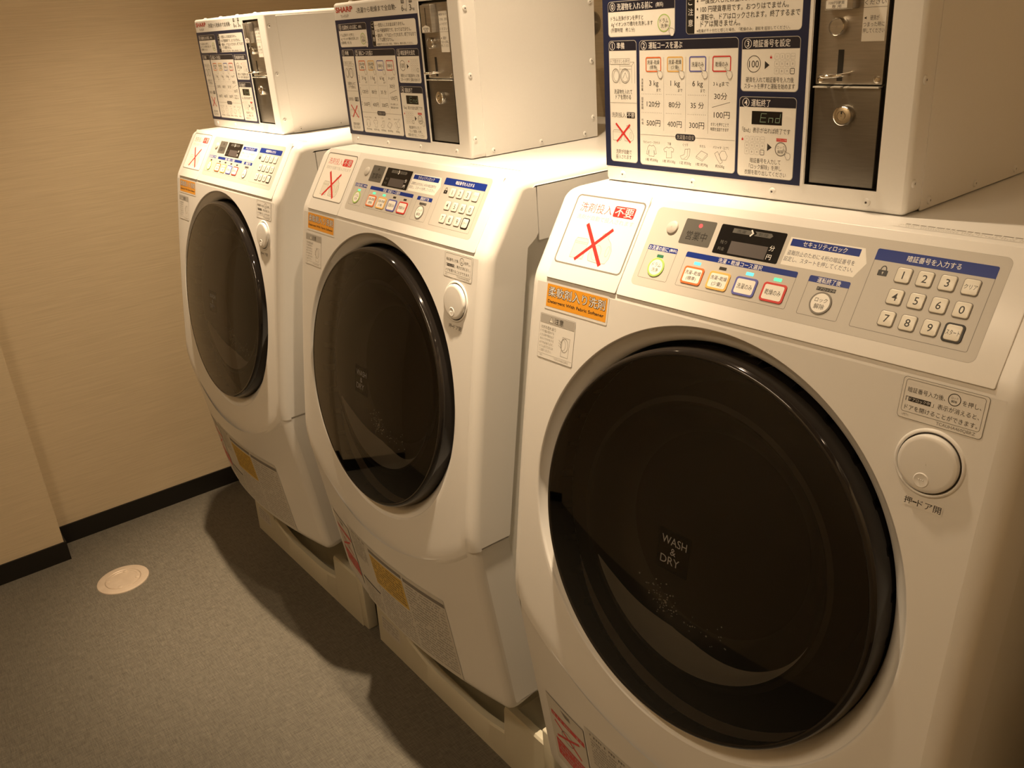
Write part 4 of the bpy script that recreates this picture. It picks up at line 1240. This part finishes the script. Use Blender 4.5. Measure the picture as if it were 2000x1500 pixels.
# ---------------------------------------------------------------- drain pan
def build_pan(label, loc, rz):
    P = thing('drain_pan', label, 'drain pan', (loc[0], loc[1], ZF), rz, 'drain pans under the machines')
    h = lambda z: z - ZF
    x0, x1, yf, yb = .006, .770, -.126, .620
    mb = MB()
    # front skirt with a scooped middle between two raised corner blocks
    def topz(x):
        if x < .155: return h(-1.222)
        if x < .165: return h(-1.222) + (h(-1.300) - h(-1.222)) * (x - .155) / .010
        if x < .330: return h(-1.300) - (h(-1.300) - h(-1.336)) * math.sin((x - .165) / .165 * PI / 2)
        if x < .470: return h(-1.336)
        if x < .612: return h(-1.336) + (h(-1.312) - h(-1.336)) * (1 - math.cos((x - .470) / .142 * PI / 2))
        if x < .620: return h(-1.312) + (h(-1.230) - h(-1.312)) * (x - .612) / .008
        return h(-1.230)
    xs = sorted(set([x0 + (x1 - x0) * i / 60 for i in range(61)] + [.155, .165, .612, .620]))
    th = .020
    A = [(x, yf - .006, 0) for x in xs]; Bm = [(x, yf - .001, topz(x) - .006) for x in xs]
    C_ = [(x, yf + .003, topz(x)) for x in xs]; Dm = [(x, yf + th, topz(x)) for x in xs]; E_ = [(x, yf + th, .02) for x in xs]
    mb.grid([A, Bm, C_, Dm, E_], 'pan')
    for x, fl in ((x0, 1), (x1, -1)):
        z = topz(x)
        pts = [(x, yf - .006, 0), (x, yf - .001, z - .006), (x, yf + .003, z), (x, yf + th, z), (x, yf + th, 0)]
        mb.face(pts if fl > 0 else pts[::-1], 'pan')
    # side and back rims, floor
    mb.box(x0, yf + th, 0, x0 + .020, yb, h(-1.290), 'pan', .003); mb.box(x1 - .020, yf + th, 0, x1, yb, h(-1.290), 'pan', .003)
    mb.box(x0, yb - .02, 0, x1, yb, h(-1.290), 'pan', .003)
    mb.box(x0 + .01, yf + .01, 0, x1 - .01, yb - .01, .022, 'pan')
    # corner blocks that carry the machine's feet
    for bx0, bx1 in ((x0, .150), (.622, x1)):
        mb.box(bx0, yf + .002, .0, bx1, yf + .155, h(-1.2565), 'pan', .004)
        mb.box(bx0, yb - .15, .0, bx1, yb, h(-1.2565), 'pan', .004)
    mb.build('tray', P, True, math.radians(30))
    mb = MB(); mb.box(x1 - .004, yf - .004, 0, x1 + .030, yf + .030, h(-1.185), 'pan', .004)
    mb.build('corner_peg', P, True)
    p = Pr()
    p.rect(.030, .055, .130, .105, 'paper2', 1)
    for i in range(4): p.scribble(.036, .125, .097 - i * .010, .006, 'greyink', 2, 60 + i)
    p.build('maker_label', lambda x, z, d: (x, yf - .006 + .005 * z / .17 - d, z), P, .0004)
    return P

# ---------------------------------------------------------------- place the three sets
def copy_obj(o, parent):
    c = o.copy(); COL.objects.link(c); c.parent = parent
    return c
def copy_tree(root, loc, rz, label):
    r = root.copy(); COL.objects.link(r)
    r.location = Vector(loc) * S; r.rotation_euler = (0, 0, rz); r['label'] = label
    for ch in list(root.children):
        c = copy_obj(ch, r)
        for g in list(ch.children):
            copy_obj(g, c)
    return r

WO = [(-.85596, -.01988, .01541), (0, 0, 0), (.87221, -.01354, .04099)]
BO = [(-.86878, -.01993, .01701), (0, 0, 0), (.89100, -.01089, .03549)]
WL = ['white front-loading washing machine with black round door, furthest back beside the papered wall',
      'white front-loading washing machine with black round door, middle one of the three in the row',
      'white front-loading washing machine with black round door, nearest in the row, red panel lamp lit']
BL = ['white steel coin box with navy instruction panel on the furthest washing machine by the wall',
      'white steel coin box with navy instruction panel on the middle washing machine',
      'white steel coin box with navy instruction panel on the nearest washing machine']
PL = ['cream plastic drain pan under the furthest washing machine by the wall', 'cream plastic drain pan under the middle washing machine',
      'cream plastic drain pan under the nearest washing machine, only its corner showing']
w2 = build_washer(WL[1], (0, 0, 0), 0)
w1 = copy_tree(w2, (WO[0][0], WO[0][1], 0), WO[0][2], WL[0])
w3 = copy_tree(w2, (WO[2][0], WO[2][1], 0), WO[2][2], WL[2])
add_lamps(w1, ('off', 'off', 'off', 'off', 'off'), False)
add_lamps(w2, ('g', 'g', 'g', 'off', 'off'), False)
add_lamps(w3, ('green', 'cyan', 'off', 'cyan', 'g'), True)
b2 = build_coin_box(BL[1], (0, 0, .0006), 0)
b1 = copy_tree(b2, (BO[0][0], BO[0][1], .0006), BO[0][2], BL[0])
b3 = copy_tree(b2, (BO[2][0], BO[2][1], .0006), BO[2][2], BL[2])
p2 = build_pan(PL[1], (0, 0), 0)
p1 = copy_tree(p2, (WO[0][0], WO[0][1], ZF), WO[0][2], PL[0])
p3 = copy_tree(p2, (WO[2][0], WO[2][1], ZF), WO[2][2], PL[2])

# ---------------------------------------------------------------- tap and hose on the back wall, seen in the gap
t = thing('water_tap', 'metal water tap with pale hose on the back wall between two coin boxes', 'tap', (.06, YB, .22))
mb = MB()
mb.lathe([(.030, 0), (.030, .006), (.014, .010), (.012, .055), (.0005, .055)], Frame((0, 0, 0), (1, 0, 0), (0, 0, 1), (0, -1, 0)), 'brass', 24)
mb.lathe([(.0005, -.03), (.017, -.03), (.017, .030), (.013, .036), (.013, .060), (.0005, .060)], Frame((0, -.050, 0), (1, 0, 0), (0, 1, 0), (0, 0, -1)), 'brass', 24)
mb.build('tap_body', t, True)
mb = MB(); mb.lathe([(.0005, .0), (.022, .0), (.024, .010), (.022, .020), (.0005, .020)], Frame((0, -.050, .030), (1, 0, 0), (0, 1, 0), (0, 0, 1)), 'brass', 12)
mb.build('tap_handle', t, True)
mb = MB(); mb.lathe([(.0005, 0), (.021, 0), (.021, .022), (.0005, .022)], Frame((0, -.050, -.030), (1, 0, 0), (0, 1, 0), (0, 0, -1)), 'blackp', 24)
mb.lathe([(.0005, 0), (.017, 0), (.019, .030), (.015, .045), (.0005, .045)], Frame((0, -.050, -.052), (1, 0, 0), (0, 1, 0), (0, 0, -1)), 'hose', 24)
mb.build('hose_connector', t, True)
mb = MB(); pts = []
for i in range(40):
    q = i / 39
    pts.append((.012 * math.sin(q * 3), -.050 - .03 * q * q, -.095 - .20 * q))
rad = [.0115 + .0012 * (i % 2) for i in range(40)]
mb.tube(pts, rad, 'hose', 14)
mb.build('hose', t, True)
